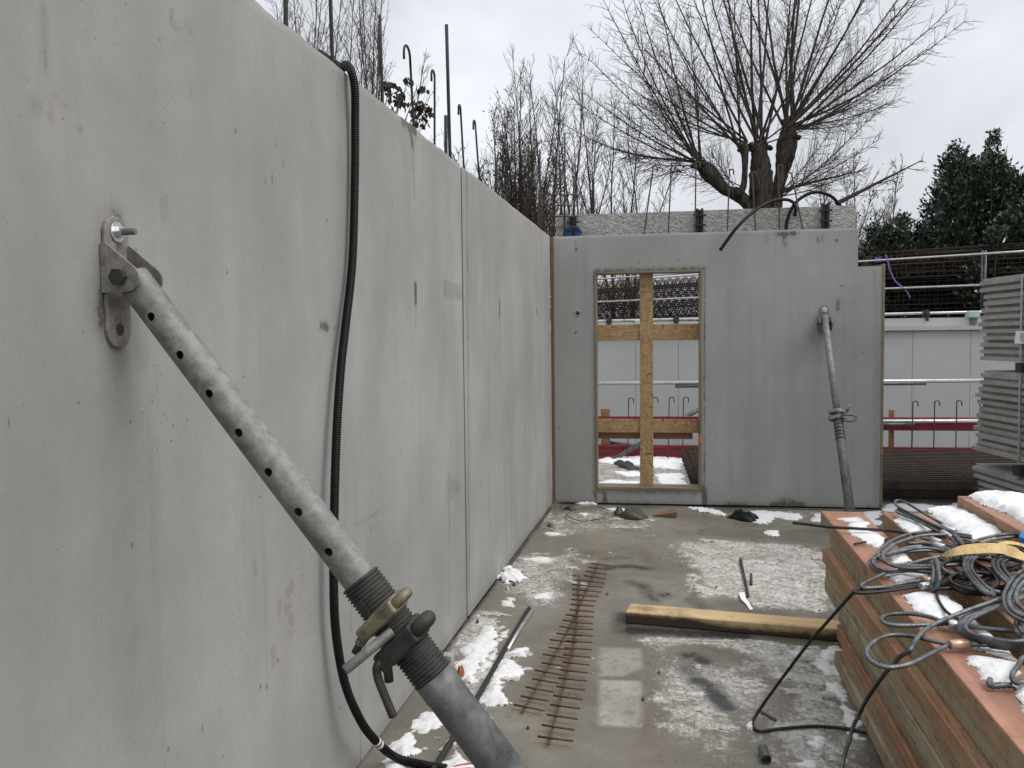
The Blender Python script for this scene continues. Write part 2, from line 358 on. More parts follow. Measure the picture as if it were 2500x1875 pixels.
def bark():
    t = NT('furrowed_bark'); c = t.coord((6, 6, 1.0)); n = t.noise(c, 1.6, 6, .72, 1.2); f = t.noise(t.coord(), 30, 4, .7); b_ = t.noise(t.coord(), 2.5, 4)
    col = t.mix(t.ramp(n, .38, .62), (.014, .012, .010), (.125, .108, .088)); col = t.mix(t.ramp(b_, .5, .75, 0, .5), col, (.06, .062, .04)); col = t.mix(t.ramp(f, .5, .75, 0, .4), col, (.03, .025, .02))
    return t.fin(col, .95, 0, t.bump(t.math('ADD', n, t.math('MULTIPLY', f, .3)), 1.0, .08), .2)
M_BARK = bark()
M_TWIG = plain('twig_bark', (.085, .070, .060), .95, 0, .3, 3, .0, .2)
M_DEAD = plain('dead_leaf', (.045, .036, .028), .9, 0, .5, 4, 0, .2)
M_LEAF = plain('evergreen_leaf', (.030, .045, .026), .36, 0, .75, 7, 0, .5)
def rope_mat():
    t = NT('wire_rope_steel'); c = t.coord(); n = t.noise(c, 25, 4); f = t.noise(c, 260, 2); b = t.noise(c, 3.5, 3)
    col = t.mix(t.ramp(n, .3, .7), (.11, .122, .13), (.27, .29, .30)); col = t.mix(t.ramp(b, .46, .60, 0, .8), col, (.04, .039, .037)); col = t.mix(t.ramp(f, .5, .7, 0, .5), col, (.04, .04, .04))
    return t.fin(col, .45, .55, t.bump(f, .3, .001), .5)
M_ROPE = rope_mat()
M_ROPED = plain('oily_wire_rope', (.035, .032, .03), .5, .35, .5, 40)
def wood(name, cols, dark, rough=.75, grain=1., stripes=0.0, tint=False):
    """grain along local X; each object gets its own offset and tint"""
    t = NT(name); rnd = objrand(t)
    off = t.n('CombineXYZ', {0: t.math('MULTIPLY', rnd, 37.), 1: t.math('MULTIPLY', rnd, 91.), 2: t.math('MULTIPLY', rnd, 53.)}).outputs[0]
    c0 = t.coord((.55, 9, 9), off=off); c1 = t.coord((2.2, 60, 60), off=off); c2 = t.coord((1, 1, 1), off=off)
    g = t.noise(c0, 1.0, 6, .6, .8); f = t.noise(c1, 1.0, 4, .6); b = t.noise(c2, 3.0, 5, .6)
    cr = t.n('ValToRGB', {'Fac': t.math('FRACT', t.math('MULTIPLY', rnd, 7.31))}); e = cr.color_ramp.elements
    e[0].position = 0; e[0].color = (*cols[0], 1); e[1].position = 1; e[1].color = (*cols[-1], 1)
    for i in range(1, len(cols) - 1):
        q = e.new(i / (len(cols) - 1)); q.color = (*cols[i], 1)
    base = t.n('ObjectInfo').outputs['Color'] if tint else cr.outputs[0]
    col = t.mix(t.ramp(g, .3, .7, 0, .75 * grain), base, dark); col = t.mix(t.ramp(f, .45, .75, 0, .45), col, dark)
    col = t.mix(t.ramp(b, .42, .68, 0, .45), col, t.mix(.55, dark, (.16, .15, .11)))
    w2 = t.noise(t.coord((2.5, 5, 5), off=off), 1.0, 5, .7, .6); col = t.mix(t.ramp(w2, .5, .66, 0, .55), col, t.mix(.35, base, dark))
    if stripes:
        s = t.noise(t.coord((26, 1.2, 1.2), off=off, rot=(0, .12, 0)), 1.0, 4, .7); mm = t.ramp(t.noise(c2, 1.6, 3), .45, .6)
        col = t.mix(t.math('MULTIPLY', t.ramp(s, .5, .66, 0, stripes), mm), col, (.06, .035, .025))
    if tint:
        sp_ = t.noise(t.coord((1.3, 30, 30), off=off), 1.0, 5, .65, 1.2); col = t.mix(t.ramp(t.math('ABSOLUTE', t.math('SUBTRACT', sp_, .5)), .0, .022, .75, 0), col, (.045, .03, .02))
        bl = t.noise(t.coord((3.0, 7, 7), off=off), 1.0, 6, .7, .8); col = t.mix(t.ramp(bl, .5, .62, 0, .5), col, (.34, .30, .21)); col = t.mix(t.ramp(bl, .42, .3, 0, .6), col, (.13, .085, .05))
        sw = t.noise(t.coord((70, 3, 3), off=off, rot=(0, .2, 0)), 1.0, 3, .6); col = t.mix(t.math('MULTIPLY', t.ramp(sw, .52, .66, 0, .5), t.ramp(t.noise(t.coord((1.1, 1, 1), off=off), 1.3, 3), .45, .6)), col, (.07, .042, .03))
    kn = t.n('TexVoronoi', {'Vector': t.coord((1.1, 5, 5), off=off), 'Scale': 1.5}).outputs['Distance']
    col = t.mix(t.ramp(kn, .03, .10, .75, 0), col, (.05, .035, .025))
    return t.fin(col, rough, 0, t.bump(t.math('ADD', g, t.math('MULTIPLY', f, .6)), .45, .004), .35)
M_PLANK = wood('weathered_plank', [(.52, .38, .23), (.42, .345, .23), (.55, .29, .15), (.50, .37, .22), (.47, .37, .24), (.50, .235, .125), (.56, .36, .19)], (.16, .11, .065), .8, .6, .3, True)
M_PLANKTOP = wood('red_brown_wet_plank', [(.47, .225, .14), (.50, .26, .165), (.52, .29, .185)], (.15, .052, .033), .5, 1.0, .8)
M_PLANKTOP.node_tree.nodes['Principled BSDF'].inputs['Specular IOR Level'].default_value = .5
M_PINE = wood('pale_new_timber', [(.40, .25, .125), (.38, .24, .13)], (.24, .13, .055), .75, .8)
M_PLY = wood('stained_plywood', [(.24, .12, .06), (.28, .15, .075)], (.10, .055, .03), .75, .9)
M_LINING = wood('dirty_formwork_lining', [(.30, .235, .155), (.33, .255, .165)], (.10, .08, .06), .85, 1.)
def charred():
    t = NT('charred_beam_wood'); c0 = t.coord((.8, 12, 12)); g = t.noise(c0, 1, 6, .6, .5); c = t.coord(); n = t.noise(c, 5, 6, .7, .5); n2 = t.noise(c, 22, 4)
    col = t.mix(t.ramp(g, .3, .7), (.66, .49, .27), (.46, .31, .15))
    sp = t.n('SeparateXYZ', {0: t.n('TexCoord').outputs['Object']})
    # soot on the free end plus a darkening down the sides
    soot_dark = t.math('ADD', t.ramp(sp.outputs['X'], -.95, .0, .50, 0), t.ramp(sp.outputs['Z'], .068, .01, 0, .8))
    soot_dark = t.math('SUBTRACT', t.math('ADD', soot_dark, t.math('MULTIPLY', n, 1.3)), .9)
    col = t.mix(t.ramp(soot_dark, .0, .45, 0, .93), col, (.018, .014, .011)); col = t.mix(t.ramp(n2, .58, .75, 0, .4), col, (.08, .05, .03))
    return t.fin(col, .7, 0, t.bump(t.math('ADD', g, n2), .4, .004), .4)
M_CHAR = charred()
def osb():
    t = NT('osb_strand_board'); c = t.coord(); col = None; hs = None
    base = (.44, .29, .145)
    cell = []
    for i, a in enumerate((.0, .9, 2.0)):
        cc_ = t.coord((9, 40, 44) if i != 1 else (44, 40, 9), rot=(0, a, 0), off=(i * 3.1, 0, i * 1.7))
        v = t.n('TexVoronoi', {'Vector': cc_, 'Scale': 1.0, 'Randomness': 1.0}); cell.append(t.n('RGBToBW', {'Color': v.outputs['Color']}).outputs[0])
    sel = t.noise(c, 30, 2)
    a = t.mix(t.math('GREATER_THAN', sel, .5), cell[0], cell[1]); a = t.mix(t.math('GREATER_THAN', t.noise(t.coord(off=(9, 3, 1)), 34, 2), .54), a, cell[2]); a = t.mix(.12, a, t.noise(c, 70, 3))
    cr = t.n('ValToRGB', {'Fac': a}); e = cr.color_ramp.elements
    e[0].color = (.13, .075, .038, 1); e[1].color = (.50, .36, .20, 1); e[0].position = .1; q = e.new(.3); q.color = (.30, .19, .095, 1); q = e.new(.62); q.color = (.40, .27, .14, 1)
    col = t.mix(t.ramp(t.noise(c, 6, 3), .4, .7, 0, .3), cr.outputs[0], (.30, .17, .08))
    return t.fin(col, .75, 0, t.bump(a, .35, .003), .35)
M_OSB = osb()
def panel_mat():
    t = NT('grey_form_panel'); c = t.coord(); rnd = objrand(t)
    off = t.n('CombineXYZ', {0: t.math('MULTIPLY', rnd, 37.), 1: 0., 2: t.math('MULTIPLY', rnd, 53.)}).outputs[0]
    n = t.noise(t.coord(off=off), 14, 6, .75, .3); b = t.noise(t.coord((1.2, 1.2, 4), off=off), 2, 5, .6)
    s = t.noise(t.coord((26, 26, 3), off=off), 1, 3)
    col = t.mix(t.ramp(n, .35, .65), (.26, .26, .235), (.40, .40, .37)); col = t.mix(t.ramp(b, .48, .7, 0, .6), col, (.17, .17, .145)); col = t.mix(t.ramp(s, .62, .7, 0, .4), col, (.10, .095, .08))
    col = t.mix(t.math('MULTIPLY', rnd, .35), col, (.22, .22, .20))
    return t.fin(col, .75, .1, t.bump(n, .4, .003), .4)
M_PANEL = panel_mat()

# ================================================================== THE SETTING
# ---- slab: fine grid where the photograph shows it, coarse beyond
xs = np.concatenate([[-14, -6, -2, -.5], np.arange(0, 3.4, .02), np.arange(3.4, 6.2, .08), [7, 9, 12, 18, 26]])
ys = np.concatenate([[-12, -6, -2, 1.], np.arange(2.4, 9.3, .02), np.arange(9.3, 12.01, .06)])
gx, gy = np.meshgrid(xs, ys); ys_edge = WL + 3.5 / _ca
gy = np.where(gy >= 12.0 - 1e-6, 12.0, gy)
def z0(*pts): return np.array([PZ(x, y, 0)[:2] for x, y in pts])
def c8(*pts): return z0(*[(1150 + x / 2.2878, 1150 + y / 2.2878) for x, y in pts])
def c7(*pts): return z0(*[(1750 + x / 2.288, 1150 + y / 2.288) for x, y in pts])
def c2(*pts): return z0(*[(600 + x / 2.4575, 1200 + y / 2.4575) for x, y in pts])
wob = (fbm(gx, gy, 2.2, 4, 3) - .5) * .5; wob2 = (fbm(gx, gy, 7, 3, 9) - .5) * .16
def soft(poly, w): return np.clip(.5 + (sdf(poly, gx, gy) + wob * .6 + wob2) / w, 0, 1)
ice = np.zeros_like(gx) + .16
for poly, w, s in ((c8((1150, 400), (1300, 370), (1500, 380), (1720, 390), (2000, 420), (2120, 560), (2120, 760), (2040, 830), (1800, 790), (1480, 760), (1230, 720), (1140, 690), (1230, 600), (1060, 500)), .25, .86),
                   (c8((900, 930), (1200, 925), (1500, 940), (1900, 990), (2020, 960), (2100, 1100), (2000, 1300), (1850, 1330), (1650, 1100), (1350, 1000), (1000, 1010)), .18, .84),
                   (c8((1000, 1000), (1700, 1030), (1800, 1300), (1500, 1600), (1000, 1560), (950, 1250)), .5, .80),
                   (c8((370, 230), (800, 200), (1100, 250), (1000, 330), (600, 350), (400, 400)), .3, .66),
                   (c8((200, 480), (560, 430), (700, 480), (560, 640), (440, 760), (250, 720), (120, 640)), .25, .80),
                   (c8((-60, 760), (150, 780), (120, 1000), (330, 960), (340, 1180), (200, 1340), (-100, 1500), (-250, 1400)), .25, .80),
                   (c8((1650, 1300), (2060, 1250), (2200, 1500), (2060, 1700), (1750, 1700), (1560, 1500)), .35, .86),
                   (c8((1560, 210), (2020, 215), (2020, 300), (1700, 310)), .12, .5)):
    ice = np.maximum(ice, s * soft(poly, w))
for pts, w in ((c8((1225, 1340), (1335, 1320)), .07), (c8((1060, 1275), (1090, 1280)), .05), (c8((1390, 1440), (1445, 1440)), .05), (c8((940, 940), (1500, 950), (1900, 1000)), .07), (c8((1850, 1330), (1890, 1330)), .05), (c8((560, 610), (640, 640)), .06)):
    ice = np.maximum(ice, stroke(pts, gx, gy, w))
# melted slots
for poly, w, s in ((c8((1290, 320), (1980, 330), (1980, 390), (1750, 400), (1400, 370)), .12, .75), (c8((690, 520), (1000, 480), (1060, 700), (870, 950), (720, 1000), (690, 800)), .2, .85),
                   (c8((710, 1000), (960, 1000), (960, 1440), (710, 1420)), .1, .5), (c8((100, 1400), (720, 1420), (1000, 1500), (900, 1660), (300, 1660)), .25, .6)):
    ice *= 1 - s * soft(poly, w)
far = np.clip((gy - WL - .05 * gx - .3) / .4, 0, 1)
ice = np.maximum(ice, far * .72)
stain = np.zeros_like(gx)
for pts, w, s in ((c8((880, 890), (1100, 900), (1500, 925)), .07, .9), (c8((1230, 1030), (1290, 1060)), .06, .8), (c8((1260, 1170), (1330, 1200), (1380, 1270), (1430, 1320)), .055, .9), (c8((1200, 1100), (1330, 1230)), .07, .45),
                  (c8((770, 540), (880, 530), (980, 545)), .06, .7), (c8((760, 490), (860, 485)), .06, .4), (c8((900, 620), (960, 640), (1020, 720)), .06, .55), (c8((1020, 700), (1080, 690)), .07, .5),
                  (c8((1240, 720), (1290, 760)), .06, .5), (c8((1270, 580), (1280, 640), (1250, 700)), .04, .4), (c8((1880, 1070), (1950, 1100)), .05, .6), (c8((840, 800), (850, 900)), .06, .6),
                  (c2((1040, 1180), (1350, 740), (1620, 390), (1830, 100)), .018, .75), (c8((520, 185), (1000, 190), (2000, 218)), .03, .8),  # narrow dark lines along the feet of both walls
                  (c7((900, 1400), (1000, 1659), (1100, 1800)), .10, .55), (c7((520, 1080), (570, 1110)), .05, .5)):  # first is a dark band along the timber stack foot
    stain = np.maximum(stain, s * stroke(pts, gx, gy, w))
wet = np.zeros_like(gx) + np.clip((fbm(gx, gy, 1.7, 4, 31) - .44) * 4, 0, .8)
for poly, w, s in ((c8((1040, 310), (1370, 310), (1980, 340), (1950, 400), (1500, 372), (1100, 365)), .1, 1.), (c8((-50, 830), (100, 600), (330, 350), (480, 190), (520, 200), (300, 500), (80, 800)), .1, .7)):
    wet = np.maximum(wet, s * soft(poly, w))
pale = np.zeros_like(gx)
def hard(poly): return np.clip(.5 + (sdf(poly, gx, gy) + wob2 * .06) / .025, 0, 1)
for poly, s in ((c8((718, 985), (948, 990), (955, 1100), (840, 1150), (716, 1145)), .75), (c8((718, 1165), (950, 1172), (958, 1432), (716, 1420)), 1.)):
    pale = np.maximum(pale, s * hard(poly))
rusta = np.zeros_like(gx)
for pts, w, s in ((c8((285, 1345), (480, 1010), (600, 760), (700, 530)), .07, .6), (c8((432, 1525), (500, 1270), (570, 1000), (600, 770), (605, 585)), .07, .7), (c8((730, 300), (710, 500)), .09, .6), (c8((960, 1340), (1040, 1500), (1000, 1640)), .12, .35)):
    rusta = np.maximum(rusta, s * stroke(pts, gx, gy, w))
gz = (fbm(gx, gy, 1.1, 3, 5) - .5) * .006
V = np.stack([gx, gy, gz], -1).reshape(-1, 3); ny, nx = gx.shape
idx = np.arange(ny * nx).reshape(ny, nx)
F = np.stack([idx[:-1, :-1], idx[:-1, 1:], idx[1:, 1:], idx[1:, :-1]], -1).reshape(-1, 4)
slab = fast_mesh('floor_slab', V, F, M_GROUND, True); tag(slab, kind='structure')
for nm, arr in (('ice', ice), ('stain', stain), ('wet', wet), ('pale', pale), ('rust', rusta)):
    a = slab.data.attributes.new(nm, 'FLOAT', 'POINT'); a.data.foreach_set('value', arr.ravel().astype(np.float32))
b = B(); b.box((-14, -12, -.3), (26, 11.99, -.008)); tag(b.build('slab_edge', M_ROUGH), kind='structure')
b = B(); b.box((-400, -400, -3.2), (400, 400, -3.0)); tag(b.build('ground', M_EARTH), kind='structure')
# raised land behind the retaining wall
b = B(); b.box((-300, 6.35, -3.0), (300, 400, 1.72), lambda u, v, z: Ew(u, v, z)); tag(b.build('terrain', M_EARTH), kind='structure')

def thick_attr(o, val):
    a = o.data.attributes.new('thick', 'FLOAT', 'POINT'); a.data.foreach_set('value', np.asarray(val, np.float32))
# ---- snow lying on the slab
def snow_sheet(polys, z, h, res=.012, amp=.05, seed=1, edge=.045):
    VV = []; FF = []; base = 0
    for k, (poly, hk) in enumerate(polys):
        p = np.asarray(poly); lo = p.min(0) - .12; hi = p.max(0) + .12
        X, Y = np.meshgrid(np.arange(lo[0], hi[0], res), np.arange(lo[1], hi[1], res))
        d = sdf(p, X, Y) + (fbm(X, Y, 8, 5, seed + k) - .5) * amp * 2.6 + (fbm(X, Y, 38, 3, seed + 90 + k) - .5) * amp * 1.3
        H = np.where(d > 0, (1 - np.exp(-np.clip(d, 0, 1) / edge)), d * .15)
        H = H * h * hk * (.55 + .9 * fbm(X, Y, 14, 4, seed + 50 + k)) - .0015
        zz = z(X, Y) if callable(z) else z
        n0, n1 = X.shape; I = np.arange(n0 * n1).reshape(n0, n1); inside = d > -res * .7
        q = np.stack([I[:-1, :-1], I[:-1, 1:], I[1:, 1:], I[1:, :-1]], -1).reshape(-1, 4)
        keep = inside.ravel()[q].all(1); q = q[keep]
        used, inv = np.unique(q, return_inverse=True)
        VV.append(np.stack([X.ravel()[used], Y.ravel()[used], (zz + H).ravel()[used]], -1)); FF.append(inv.reshape(-1, 4) + base); base += len(used)
    return np.concatenate(VV), np.concatenate(FF)
patches = [(c2((1440, 820), (1510, 815), (1500, 900), (1450, 960), (1440, 1020), (1400, 1080), (1350, 1150), (1290, 1120), (1250, 1040), (1330, 930), (1390, 850)), 1.),
           (c2((1590, 920), (1700, 940), (1680, 990), (1580, 970)), .7),
           (c2((1500, 1060), (1560, 1010), (1640, 1040), (1700, 1100), (1640, 1130), (1560, 1130), (1580, 1200), (1570, 1290), (1480, 1290), (1400, 1240), (1430, 1160), (1480, 1100)), 1.1),
           (c2((980, 1400), (1080, 1310), (1160, 1330), (1190, 1400), (1120, 1420), (1030, 1460), (980, 1530), (1040, 1560), (940, 1600), (890, 1580), (890, 1500), (940, 1440)), 1.),
           (c2((1100, 1560), (1230, 1470), (1240, 1490), (1170, 1580), (1100, 1640), (1060, 1630)), .8),
           (c2((1250, 1500), (1310, 1560), (1370, 1620), (1420, 1720), (1120, 1720), (1200, 1590)), 1.),
           (c2((1540, 470), (1600, 460), (1690, 520), (1640, 540), (1570, 545), (1520, 520)), 2.2),
           (c2((1560, 630), (1640, 635), (1600, 690), (1550, 680)), .6), (c2((1780, 590), (1860, 600), (1820, 640), (1750, 650), (1700, 660)), .5), (c2((1480, 730), (1540, 735), (1500, 760)), .6), (c2((840, 1600), (940, 1600), (960, 1720), (820, 1720)), .7),
           (c2((1390, 1080), (1500, 940), (1520, 960), (1440, 1090), (1340, 1230), (1300, 1210)), .5), (c2((1530, 850), (1580, 830), (1560, 900), (1520, 900)), .5),
           (c2((1800, 250), (1880, 245), (1920, 262), (1850, 270)), .5), (c2((1650, 400), (1760, 385), (1880, 400), (1800, 430)), .4),
           (c8((1225, 205), (1300, 205), (1390, 230), (1420, 250), (1370, 245), (1260, 220)), 1.2),
           (c8((1570, 225), (1660, 225), (1850, 240), (1850, 285), (1720, 265), (1660, 300), (1590, 295), (1560, 270)), .9), (c8((1888, 235), (1980, 240), (1980, 290), (1900, 285)), .7),
           (c8((1650, 330), (1720, 335), (1730, 372), (1660, 355)), .8), (c8((600, 240), (650, 240), (640, 255)), 1.), (c8((720, 205), (900, 210), (960, 225), (800, 222)), .5), (c8((965, 268), (1040, 275), (1000, 285)), .8),
           (c8((825, 238), (960, 242), (990, 262), (850, 262)), .8),
           (c7((640, 950), (690, 955), (680, 1060), (700, 1170), (780, 1340), (790, 1400), (740, 1440), (690, 1390), (650, 1280), (600, 1190), (540, 1080), (580, 1000)), .9),
           (c7((690, 1460), (760, 1440), (815, 1500), (810, 1530), (740, 1500)), .8), (c7((540, 1480), (600, 1500), (620, 1580), (560, 1680), (480, 1640), (510, 1540)), .8), (c7((470, 1330), (520, 1325), (500, 1370), (460, 1360)), .6),
           (c7((340, 990), (480, 985), (580, 1010), (500, 1060), (400, 1030)), .45),
           (c8((570, 590), (590, 590), (580, 600)), .6),
           (z0((2105, 1250), (2150, 1248), (2148, 1282), (2115, 1280)), .7), (z0((2152, 1232), (2210, 1228), (2300, 1236), (2340, 1226), (2420, 1228), (2420, 1245), (2152, 1252)), .8),
           (z0((1455, 1128), (1480, 1119), (1560, 1116), (1664, 1121), (1668, 1150), (1620, 1146), (1580, 1138), (1500, 1133)), 1.6), (z0((1600, 1160), (1668, 1156), (1680, 1192), (1620, 1188)), 1.2), (z0((1455, 1178), (1500, 1172), (1560, 1178), (1570, 1195), (1455, 1198)), 1.), (z0((1500, 1152), (1560, 1150), (1590, 1162), (1530, 1164)), .6)]
v_, f_ = snow_sheet(patches, lambda X, Y: 0.0, .024, .009)
o = fast_mesh('snow', v_, f_, M_SNOW, True); tag(o, kind='stuff'); thick_attr(o, np.clip((v_[:, 2] + .0015) / .010, 0, 1))

# ---- crusted slush: low ragged crumbs of old snow, thick where the ice is
X, Y = np.meshgrid(np.arange(.03, 3.0, .0075), np.arange(2.75, 8.36, .0085))
def at_grid(arr):
    ix = np.clip(np.searchsorted(xs, X) - 1, 0, len(xs) - 2); iy = np.clip(np.searchsorted(ys, Y) - 1, 0, len(ys) - 2); return arr[iy, ix]
I_, S_, W_ = at_grid(ice), at_grid(stain), at_grid(wet)
f1 = fbm(X * .62, Y, 11, 5, 201); f2 = fbm(X * .7, Y, 34, 3, 202); f3 = fbm(X, Y, 2.6, 3, 203)
f4 = fbm(X * .8, Y, 75, 2, 207); D = .42 * f1 + .24 * f2 + .12 * f4 + .22 * f3 - (.712 - .26 * np.clip(I_, 0, 1)) - .12 * S_ - .05 * np.clip(W_ - .6, 0, 1)
H = np.clip(D, 0, .12) * .075 * (.5 + fbm(X, Y, 60, 2, 204)) - .001
inside = D > -.004; I2 = np.arange(X.size).reshape(X.shape); q = np.stack([I2[:-1, :-1], I2[:-1, 1:], I2[1:, 1:], I2[1:, :-1]], -1).reshape(-1, 4); q = q[inside.ravel()[q].all(1)]
used, inv = np.unique(q, return_inverse=True)
o = fast_mesh('slush', np.stack([X.ravel()[used], Y.ravel()[used], H.ravel()[used] + (fbm(X.ravel()[used], Y.ravel()[used], 1.1, 3, 5) - .5) * .006], -1), inv.reshape(-1, 4), M_SLUSH, True); tag(o, kind='stuff'); thick_attr(o, np.clip(D.ravel()[used] / .085, 0, 1))
# ---- left wall: two precast panels
def grid_face(us, zs, to_world, hole=None):
    U, Z = np.meshgrid(us, zs); n0, n1 = U.shape; I = np.arange(n0 * n1).reshape(n0, n1)
    q = np.stack([I[:-1, :-1], I[:-1, 1:], I[1:, 1:], I[1:, :-1]], -1).reshape(-1, 4)
    if hole is not None:
        cu = (U[:-1, :-1] + U[1:, 1:]).ravel() / 2; cz = (Z[:-1, :-1] + Z[1:, 1:]).ravel() / 2; q = q[~hole(cu, cz)]
    return U, Z, q
def lw(*pts): return np.array([PX(x, y, 0)[1:] for x, y in pts])
def wall_stain_shade(Y, Z, jt):
    s = np.zeros_like(Y); r = np.zeros_like(Y)
    def st(p, w, k):
        nonlocal s; s = np.maximum(s, k * stroke(lw(*p), Y, Z, w))
    st([(985, 297), (1014, 318)], .035, .75); st([(1000, 310), (1007, 350)], .035, .7); st([(1008, 340), (1012, 485)], .010, .55); st([(1001, 340), (1006, 420)], .01, .35)
    st([(1014, 697), (1015, 738)], .020, 1.2); st([(1016, 740), (1016, 800)], .01, .6); st([(1220, 734), (1220, 775)], .016, 1.2); st([(1220, 775), (1221, 850)], .008, .7); st([(1311, 752), (1311, 770)], .02, .9)  # first stroke paints the shade of a slot recess, drips follow
    st([(835, 195), (842, 260)], .06, .4); st([(838, 380), (845, 480)], .09, .22); st([(845, 470), (820, 800), (810, 1100)], .07, .2); st([(700, 120), (760, 350)], .3, .14)  # first three paint the soft shadow of the hose onto the wall
    st([(1097, 1170), (1098, 1310)], .03, .35); st([(1140, 420), (1146, 1480)], .035, .42); st([(1095, 1500), (1097, 1200)], .02, .25); st([(935, 620), (905, 980)], .12, .10)
    st([(785, 795), (800, 800)], .02, .7); st([(1140, 1180), (1142, 1480)], .07, .2)
    st([(107, 20), (110, 170)], .012, .4); st([(87, 260), (88, 250)], .02, .3); st([(395, 490), (398, 540)], .008, .45); st([(405, 480), (412, 540)], .006, .35)
    st([(280, 540), (250, 700), (252, 770)], .05, .5); st([(290, 830), (295, 860)], .04, .45); st([(330, 790), (345, 880)], .03, .35)  # prop shadow painted beside and below the bracket
    # stop-end rectangle left by tape
    q = np.clip(.5 + sdf(lw((1083, 680), (1128, 697), (1135, 737), (1083, 726)), Y, Z) / .02, 0, 1); s = np.maximum(s, .33 * q)
    q = np.clip(.5 + sdf(lw((1090, 1168), (1122, 1172), (1124, 1200), (1092, 1228)), Y, Z) / .02, 0, 1); s = np.maximum(s, .3 * q)
    st([(864, 1287), (895, 1270), (926, 1248)], .006, .5); st([(1255, 1365), (1256, 1350)], .02, .9); st([(420, 25), (418, 55), (440, 70)], .008, .5); st([(455, 60), (470, 85)], .006, .4); st([(465, 210), (468, 240)], .008, .35); st([(128, 230), (165, 260)], .006, .35); st([(190, 310), (200, 318)], .008, .5); st([(620, 1370), (625, 1400)], .01, .4); st([(760, 300), (765, 330)], .008, .4)
    st([(878, 1630), (881, 1850)], .006, .55); st([(1150, 520), (1152, 640)], .02, .25); st([(1180, 560), (1183, 800)], .03, .2); st([(1060, 430), (1062, 600)], .03, .15)
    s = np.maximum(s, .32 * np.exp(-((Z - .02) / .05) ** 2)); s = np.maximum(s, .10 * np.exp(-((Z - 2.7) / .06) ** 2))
    for (x, y), w in (((702, 1469), .03), ((708, 1525), .03), ((681, 1489), .02), ((667, 1601), .025), ((856, 1521), .018), ((712, 1440), .02), ((125, 272), .012)):
        r = np.maximum(r, stroke(lw((x, y - 14), (x + 1, y + 14)), Y, Z, w))
    return s, r
YJ = float(PX(1141, 1450, 0)[1])
def left_panel(y0, y1, label, seed):
    t = thing('concrete_wall', (-.03, (y0 + y1) / 2, 0), label, 'wall', 'precast panels of the left wall')
    u = np.unique(np.concatenate([[y0], np.arange(max(y0, .9), y1, .011), [y1]])); z = np.unique(np.concatenate([[.012], np.arange(.04, 2.69, .013), [2.7]]))
    U, Z, q = grid_face(u, z, None)
    zz = Z.copy(); top = Z > 2.695; zz[top] += (fbm(U[top], U[top] * 0, 6, 4, seed) - .5) * .014
    xx = np.where((Z > 2.695), -.004, 0) + np.where(np.abs(U - y0) < 1e-6, -.004, 0) + np.where(np.abs(U - y1) < 1e-6, -.004, 0)
    org = parent_origin(t)
    o = fast_mesh('front_skin', np.stack([xx, U, zz], -1).reshape(-1, 3) - org, q, M_WALL, True, parent=t)
    s, r = wall_stain_shade(U, Z, YJ)
    for nm, arr in (('stain', s), ('rust', r)):
        a = o.data.attributes.new(nm, 'FLOAT', 'POINT'); a.data.foreach_set('value', arr.ravel().astype(np.float32))
    b = B(); b.box((-.065, y0 + .001, .012), (-.004, y1 - .001, 2.688)); b.build('skin_body', M_WALL, t)
    b = B(); b.box((-.22, y0 + .001, .012), (-.16, y1 - .001, 2.69)); b.build('rear_skin', M_ROUGH, t)
    return t
left_panel(-3.0, YJ - .016, 'large near panel of the smooth grey left wall, hose draped over its top edge', 3)
left_panel(YJ + .016, WL - .055, 'far narrow panel of the left wall, between the open joint and the corner', 4)
b = B(); b.box((-.064, YJ - .0155, .012), (-.040, YJ + .0155, 2.68)); b.build('joint_filler', M_MUD); tag(bpy.data.objects['joint_filler'], 'dark mortar strip in the open joint of the left wall', 'joint filler')
# fine shuttering crack low on the near panel is a shallow groove strip
# ---- end wall with door opening
ZL, ZS, HT = 2.338, .152, 2.7
UL, UR = .438, 1.485
U_TOP = UZ(2095, 600, 0)[0]; U_END = UZ(2152, 900, 0)[0]; Z_STEP = UZ(2125, 650, 0)[1]
ew = thing('concrete_wall', Ew(1.5, .1, 0), 'grey end wall with the door opening, stepped down at its right end', 'wall')
us = np.unique(np.round(np.concatenate([[.028, UL, UR, U_TOP, U_END], np.arange(.03, U_END, .02)]), 5)); zs = np.unique(np.round(np.concatenate([[.018, ZS, ZL, Z_STEP, HT], np.arange(.03, HT, .02)]), 5))
def hole(cu, cz): return ((cu > UL) & (cu < UR) & (cz > ZS) & (cz < ZL)) | ((cu > U_TOP) & (cz > Z_STEP))
U, Z, q = grid_face(us, zs, None, hole)
ef = lambda *p: np.array([UZ(x, y, 0) for x, y in p])
s = np.zeros_like(U); r = np.zeros_like(U)
def st(p, w, k):
    global s
    s = np.maximum(s, k * stroke(ef(*p), U, Z, w))
st([(1900, 572), (1940, 570)], .03, .7); st([(1915, 575), (1917, 600)], .025, .6); st([(1870, 575), (1872, 590)], .02, .5); st([(1995, 580), (1998, 592)], .015, .7); st([(2008, 576), (2010, 590)], .015, .6)
st([(1890, 1236), (1925, 1232), (1960, 1238)], .05, 1.0); st([(1910, 1222), (1930, 1225)], .05, .6); st([(1780, 1232), (1820, 1235)], .04, .7); st([(1453, 1205), (1454, 1232)], .03, .6); st([(1476, 1205), (1478, 1228)], .03, .7); st([(1716, 1190), (1722, 1232)], .035, .9); st([(1690, 1206), (1692, 1226)], .03, .4)
st([(1500, 1205), (1502, 1230)], .02, .3); st([(1560, 1205), (1600, 1204)], .03, .35); st([(1640, 1210), (1642, 1230)], .02, .4)
